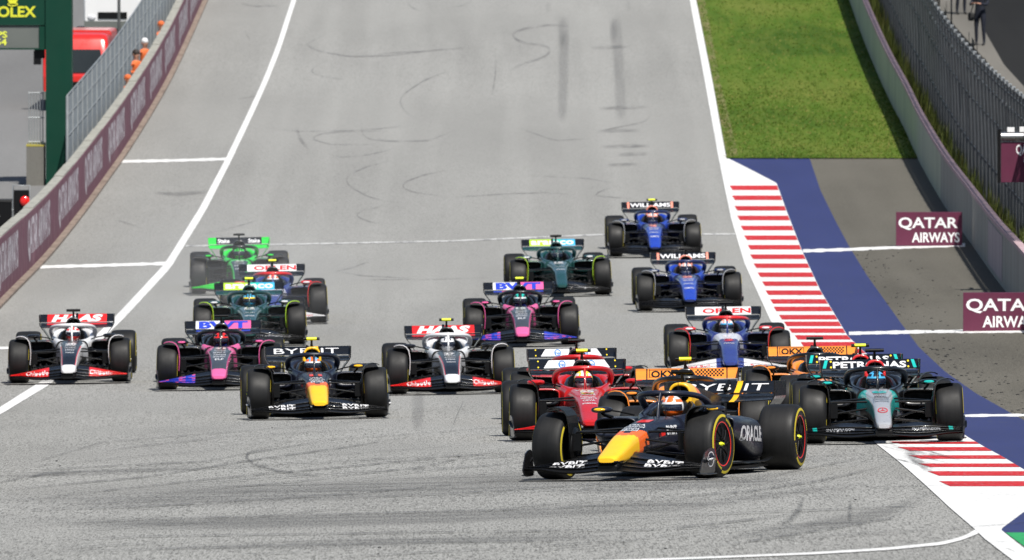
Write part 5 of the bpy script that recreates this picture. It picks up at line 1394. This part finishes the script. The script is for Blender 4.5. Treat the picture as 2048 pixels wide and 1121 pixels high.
    # wheels
    for s in (-1, 1):
        for fr in (True, False):
            w = .335 if fr else .42; x = s * (1.0 - w/2); yy = 0 if fr else 3.6; tg = ('F' if fr else 'R') + str(s)
            rim = part('wheel', 'rim' + tg, mk_rim(w, s), [M['matt_carbon']], car); rim.location = (x, yy, .358)
            rim.rotation_euler = (random.uniform(0, 6.28), 0, 0)
            if fr: rim.rotation_mode = 'ZYX' if False else 'XYZ'; rim.rotation_euler = (rim.rotation_euler[0], R(1.6)*s*-1, steer)
            part('tyre', 'tyre' + tg[0], mk_tyre(w, .36), [M['tyre']], rim)
            part('sidewall_marking', 'band' + tg, mk_band(w, s), [M['tyre_yellow']], rim)
            part('sidewall_marking', 'bandi' + tg, mk_band(w, -s), [M['tyre_yellow']], rim)
            if T['ring']: part('rim_ring', 'ring' + tg, mk_ring(w, s), [C['rb_red']], rim)
            part('wheel_nut', 'nut' + tg, mk_nut(w, s), [M['cam_yellow'] if tk == 'rb' else M['silver']], rim)
            d = part('brake_duct', 'duct%d' % s, mk_duct(s), [CB], car); d.location = (x, yy, .358)
        part('wheel_fin', 'fin%d' % s, mk_fin(s), [C[T['fin']], CB], car)
        for i, (a, b) in enumerate(ARMS_F): part('suspension_arm', 'af%d_%d' % (i, s), mk_arm(a, b, s), [CB], car)
        for i, (a, b) in enumerate(ARMS_R): part('suspension_arm', 'ar%d_%d' % (i, s), mk_arm(a, b, s), [CB], car)
        mi = part('mirror', 'mir%d' % s, mk_mirror(s), [C[T['mir'][0]]], car); part('mirror_stalk', 'mst%d' % s, mk_mstalk(s), [CB], mi)
        def mface(s=s): return MB().loft([sup(y, w, z0, z1, 2.4, 16, cx=s*.625) for y, w, z0, z1 in [(1.02, .03, .712, .728), (1.03, .062, .704, .737), (1.06, .066, .702, .74)]])
        part('mirror_marking', 'mif%d' % s, mface, [C[T['mir'][1]]], mi)
    st = part('camera_stalk', 'camst', mk_camstalk, [CB], car)
    part('camera_bar', 'cambar', mk_cambar, [M['cam_yellow'] if yellow_cam else CB], st); [part('camera_end', 'camend%d' % s, mk_camend(s), [CB], st) for s in (-1, 1)]
    [part('antenna', 'antenna%d' % k, mk_antenna(k), [CB], car) for k in range(3)]; part('steering_wheel', 'steer', mk_steer, [C['dkgrey']], car)
    # driver: a person of its own, sitting in the car
    hc = helm or T['hel']
    mw = Matrix.Translation(base) @ rot; off = Vector((0, 1.8, .3))
    d = empty('person', mw @ off, hc[3] if len(hc) > 3 else 'driver', 'driver', 'drivers in their cockpits'); d.rotation_euler = car.rotation_euler
    body = link('body', DRV, [C[T['suit']]], d)
    if not DRV.materials: DRV.materials.append(None)
    if not len(body.material_slots) or body.material_slots[0].material is None:
        body.material_slots[0].link = 'OBJECT'; body.material_slots[0].material = C[T['suit']]
    def hfn(c):
        if c.z > .79: return 1 if abs(c.x) < .03 or (abs(c.x) > .06 and c.z < .82) else 2
        if c.z < .69: return 1
        if abs(c.x) > .10: return 2
        return 0
    hl = part('helmet', 'helmet', mk_helmet(hfn), [C[q] for q in hc[:3]], d); vz = part('visor', 'visor', mk_visor, [M['visor']], hl)
    for o_ in (body, hl): o_.location = -off
    return car
# (team, photo pixel under the front axle, yaw deg, wheel steer deg, number, yellow camera, label, helmet+driver label)
D = math.degrees
CARS = [
 ('rb', (1267, 958), 14.5, 8, '1', False, 'navy racing car with yellow nose, number 1, leading and turning in front', ('white', 'rb_orange', 'white', 'driver in white and orange helmet inside the leading navy number 1 car'), None),
 ('rb', (635, 837), None, 1, '11', True, 'navy racing car with yellow nose, number 11, between two white nosed cars', ('white', 'rb_orange', 'skyblue', 'driver in white and orange helmet inside the navy number 11 car'), 616.5),
 ('haas', (141, 765), None, 1, '20', False, 'white nosed black racing car with red rear wing, leftmost on the white line', ('white', 'rb_red', 'white', 'driver in white helmet with red inside the leftmost white nosed car'), 155.5),
 ('haas', (902, 787), None, 1, '27', True, 'white nosed black racing car with red rear wing and yellow camera, number 27', ('white', 'white', 'navy', 'driver in plain white helmet inside the white nosed number 27 car'), 888),
 ('alp', (440, 778), None, 1, '31', False, 'pink nosed black racing car with blue front wing, nearer, left of the field', ('rb_red', 'blackp', 'rb_red', 'driver in red and black helmet inside the nearer pink nosed car'), 447.5),
 ('alp', (1044, 691), None, 0, '10', True, 'pink nosed black racing car with yellow camera, farther, in the middle', ('white', 'blackp', 'aqua', 'driver in white and aqua helmet inside the farther pink nosed car'), 1038),
 ('ast', (500, 690), None, 0, '14', True, 'dark green racing car with lime and cyan rear wing, left behind pink nosed car', ('yellow', 'cyan', 'navy', 'driver in yellow and blue helmet inside the left dark green car'), 499),
 ('ast', (1121, 591), None, 0, '18', False, 'dark green racing car with lime and cyan rear wing, right side, black camera', ('dkgrey', 'green', 'dkgrey', 'driver in dark helmet inside the right dark green car'), 1106),
 ('vc', (548, 647), None, 0, '22', True, 'blue racing car with red halo and yellow camera, at left behind dark green car', ('white', 'rb_orange', 'white', 'driver in pale helmet inside the left blue car with red halo'), 545),
 ('vc', (1459, 750), None, 0, '3', False, 'blue racing car with red halo and white front wing, right beside the kerb', ('skyblue', 'white', 'salmon', 'driver in pale blue helmet inside the right blue car with red halo'), 1447.5),
 ('sau', (480, 587), None, 0, '24', False, 'bright green and black racing car, last of the left group in dust', ('dkgrey', 's_green', 'blackp', 'driver in dark helmet inside the bright green and black car'), 479),
 ('wil', (1309, 512), None, 0, '2', True, 'royal blue racing car with yellow camera, farthest of all cars', ('salmon', 'white', 'salmon', 'driver in pinkish helmet inside the farthest blue car'), 1301.6),
 ('wil', (1378, 621), None, 0, '23', False, 'royal blue racing car without yellow camera, next to the striped kerb', ('navy', 'white', 'salmon', 'driver in dark helmet inside the blue car next to the striped kerb'), 1366.5),
 ('mcl', (1370, 912), None, 3, '4', True, 'papaya orange racing car with yellow camera, hidden behind the leading navy car', ('yellow', 'orange', 'aqua', 'driver in yellow helmet inside the orange car behind the leader'), 1376),
 ('mcl', (1638, 843), None, 1, '81', False, 'papaya orange racing car with black camera, hidden behind the silver nosed cars', ('orange', 'white', 'skyblue', 'driver in orange helmet inside the rear orange car'), 1626),
 ('fer', (1178, 880), None, 1, '55', True, 'scarlet racing car number 55 with white rear wing panel and yellow camera, nearer', ('red', 'white', 'yellow', 'driver in red and yellow helmet inside the nearer scarlet car'), 1155),
 ('fer', (1167, 846), None, 1, '16', False, 'scarlet racing car directly behind the other scarlet car, black camera', ('red', 'white', 'red', 'driver in red and white helmet inside the farther scarlet car'), 1144.5),
 ('mer', (1763, 886), None, 1, '63', False, 'silver nosed black racing car with teal edges, front car on the kerb', ('skyblue', 'navy', 'skyblue', 'driver in bright blue helmet inside the front silver nosed car'), 1740.7),
 ('mer', (1737, 868), None, 1, '44', True, 'silver nosed black racing car with yellow camera, behind its twin', ('yellow', 'blackp', 'white', 'driver in yellow and white helmet inside the rear silver nosed car'), 1709.8),
]
for tk, px, yaw, steer, num, yc, label, helm, rwx in CARS:
    if yaw is None:
        b = G(*px); best = None
        # yaw such that the rear wing centre lands on its photo column
        for i in range(-100, 160):
            a = R(i * 0.1); q = Vector((b.x + math.sin(a) * 4.3, b.y + math.cos(a) * 4.3, b.z + .9)); e_ = abs(proj(q)[0] - rwx)
            if best is None or e_ < best[0]: best = (e_, a)
        ya = best[1]
    else: ya = R(yaw)
    build_car(tk, 'racing_car', label, px, ya, -R(steer), num, yc, helm)

# ------------------------------------------------------------------ people beside the track
def person_mesh(pose='stand'):
    V = []; E = []; Rd = []
    def ch(pts, start=None):
        prev = start
        for p, r in pts:
            V.append(p); Rd.append(r); k = len(V) - 1
            if prev is not None: E.append((prev, k))
            prev = k
        return prev
    ch([((0, 0, .95), (.155, .12)), ((0, 0, 1.10), (.14, .105)), ((0, -.01, 1.28), (.165, .115)), ((0, 0, 1.42), (.15, .09)), ((0, 0, 1.50), (.06, .06)), ((0, -.01, 1.57), (.07, .08)), ((0, -.015, 1.66), (.082, .10)), ((0, 0, 1.75), (.05, .06))])
    for s in (-1, 1):
        el = (s*.27, .02, 1.13) if pose == 'stand' else (s*.25, -.12, 1.18); ha = (s*.27, -.08, .90) if pose == 'stand' else (s*.10, -.33, 1.22)
        k = ch([((s*.19, 0, 1.41), .06), ((s*.235, .01, 1.27), .05), (el, .043), (tuple((Vector(el)*.4+Vector(ha)*.6)), .035), (ha, .025)], 3)
        d = (Vector(ha) - Vector(el)).normalized(); h0 = Vector(ha)
        p_ = h0 + d*.05; V.append(tuple(p_)); Rd.append((.03, .018)); E.append((k, len(V)-1)); kp = len(V)-1
        for j in range(4): ch([(tuple(p_ + d*.03 + Vector((0, (j-1.5)*.018, 0))), .009), (tuple(p_ + d*.06 + Vector((-s*.01, (j-1.5)*.02, 0))), .008), (tuple(p_ + d*.08 + Vector((-s*.025, (j-1.5)*.02, 0))), .007)], kp)
        ch([(tuple(h0 + d*.03 + Vector((-s*.02, -.03, 0))), .010), (tuple(h0 + d*.06 + Vector((-s*.03, -.04, 0))), .008)], k)
        ch([((s*.095, 0, .86), .095), ((s*.105, -.01, .66), .075), ((s*.11, -.02, .50), .055), ((s*.115, .01, .30), .052), ((s*.12, .02, .10), .038), ((s*.12, -.02, .045), .042), ((s*.13, -.15, .035), .03)], 0)
    return skin_mesh('person_body', V, E, Rd, 2)
PM = {'stand': person_mesh('stand'), 'reach': person_mesh('reach')}
M['skin'] = paint('skin', (.42, .22, .15), .55, var=.08); M['hair'] = paint('dark_hair', (.02, .013, .009), .7); M['marshal_orange'] = paint('orange_overalls', (.62, .13, .03), .75, var=.12); M['navy_cloth'] = paint('navy_work_clothes', (.006, .009, .020), .9, var=.2); M['boot'] = paint('black_boots', (.01, .01, .01), .6)
def person(px, pose, suit, hat, label, faceyaw=0.0, lift=0.0, pos=None, vest=False):
    base = pos if pos is not None else G(*px); e = empty('person', base + Vector((0, 0, lift)), label, 'person'); e.rotation_euler = (0, 0, faceyaw)
    me = PM[pose].copy(); 
    for _ in range(3): me.materials.append(None)
    idx = []
    for p in me.polygons:
        c = p.center; hand = (c.z < .93 and abs(c.x) > .23) if pose == 'stand' else (c.y < -.30)
        idx.append(1 if c.z > 1.50 or hand else (2 if c.z < .10 else 0))
    me.polygons.foreach_set('material_index', idx)
    link('body', me, [suit, M['skin'], M['boot']], e)
    h = MB(); h.ellipsoid((0, .012, 1.705), (.098, .115, .10), 16, 10); h.v = [v for v in h.v]
    link('helmet' if hat is not M['hair'] else 'hair', h.mesh('hat'), [hat], e)
    f = MB(); f.ellipsoid((0, -.108, 1.645), (.013, .02, .022), 8, 6)
    for s in (-1, 1): f.ellipsoid((s*.088, 0, 1.65), (.012, .025, .032), 8, 6)
    link('nose_and_ears', f.mesh('face'), [M['skin']], e)
    ey = MB()
    for s in (-1, 1): ey.ellipsoid((s*.033, -.098, 1.672), (.013, .008, .007), 8, 6)
    ey.ellipsoid((0, -.10, 1.605), (.024, .008, .005), 8, 6); link('eyes_and_mouth', ey.mesh('eyes'), [M['hair']], e)
    return e
pR1 = G(1960, 92); person(None, 'reach', M['navy_cloth'], M['hair'], 'person in navy work clothes on the path, holding something, head out of frame', R(-25), pos=pR1)
# a bag on the belt and a box in the hands of the near one
b_ = empty('tool_bag', pR1 + Vector((-.26, -.02, .72)), 'black bag hanging at the hip of the navy clothed person on the path', 'bag')
link('pouch', MB().loft([sup(-.09, .07, 0, .2, 4, 16), sup(-.02, .09, -.01, .24, 4, 16), sup(.09, .08, 0, .22, 4, 16)]).mesh('pouch'), [M['rubber']], b_); link('strap', MB().tube([(0, 0, .24), (.08, 0, .5), (.22, 0, .72)], .015, 6, sq=(1, 1.6)).mesh('strap'), [M['rubber']], b_)
person((1922, 30), 'stand', M['navy_cloth'], M['hair'], 'second person in dark clothes farther up the path, only legs in view', R(20))
def behind_wall(x, y, hgt): # stand behind the left wall so that the head top shows at pixel (x, y)
    lo, hi = 5, WL.S[-1] - 1
    best = min((abs(proj(WL.pt(d, -0.385, 0))[0] - x), d) for d in frange(5, WL.S[-1] - 1, .5)); p = WL.pt(best[1], -0.385, 0)
    q = at_depth(x, y, p.y); return Vector((p.x, p.y, q.z - hgt))
person(None, 'stand', M['marshal_orange'], C['white'], 'marshal in orange overalls with white helmet looking over left wall', R(30), pos=behind_wall(290, 76, 1.80))
person(None, 'reach', M['marshal_orange'], M['marshal_orange'], 'marshal in orange cap half hidden behind wall, nearer than white helmeted one', R(40), pos=behind_wall(256, 149, 1.80))
person(None, 'reach', M['marshal_orange'], M['hair'], 'bare headed marshal in orange beside the white helmeted one at left wall', R(40), pos=behind_wall(272, 99, 1.80))
person(None, 'reach', M['marshal_orange'], M['marshal_orange'], 'farthest marshal in orange at the top of the left wall', R(40), pos=behind_wall(323, 42, 1.80))
# ------------------------------------------------------------------ tyre dust hanging round the far cars
def volume_box(name, x0, x1, y0, y1, z0, z1, dens, label, noisy=False, color=(.9, .9, .9)):
    m = bpy.data.materials.new(name + '_air'); m.use_nodes = True; n = m.node_tree; n.nodes.clear()
    o = n.nodes.new('ShaderNodeOutputMaterial'); v = n.nodes.new('ShaderNodeVolumePrincipled')
    v.inputs['Color'].default_value = (*color, 1); v.inputs['Density'].default_value = dens; v.inputs['Anisotropy'].default_value = 0.1
    n.links.new(v.outputs[0], o.inputs['Volume'])
    ob = link(name, MB().box((x0, y0, z0), (x1, y1, z1)).mesh(name), [m]); ob.data.materials[0] = m
    return tag(ob, label, 'haze', kind='stuff')

#volume_box('haze', -3000, 3000, -70, 3600, -14, 22, 0.00005, 'thin pale summer haze over the whole track', color=(.95, .96, 1.0))
mD = MB()
for x, y, w_, l_, h_ in [(-5.6, 226, 2.6, 13, 1.5), (-4.9, 213, 2.4, 11, 1.2), (-5.2, 204, 2.0, 7, 0.9)]:
    mD = MB().ellipsoid((x, y, gz(x, y) + .35), (w_, l_, h_), 32, 20)
    m = bpy.data.materials.get('dust_air')
    if not m:
        m = bpy.data.materials.new('dust_air'); m.use_nodes = True; n = m.node_tree; n.nodes.clear()
        o = n.nodes.new('ShaderNodeOutputMaterial'); v = n.nodes.new('ShaderNodeVolumePrincipled'); v.inputs['Color'].default_value = (.93, .93, .92, 1); v.inputs['Density'].default_value = 0.0045
        n.links.new(v.outputs[0], o.inputs['Volume'])
    tag(link('dust_cloud', mD.mesh('dust_cloud'), [m]), 'thin grey tyre dust hanging round the far left cars', 'dust', kind='stuff')
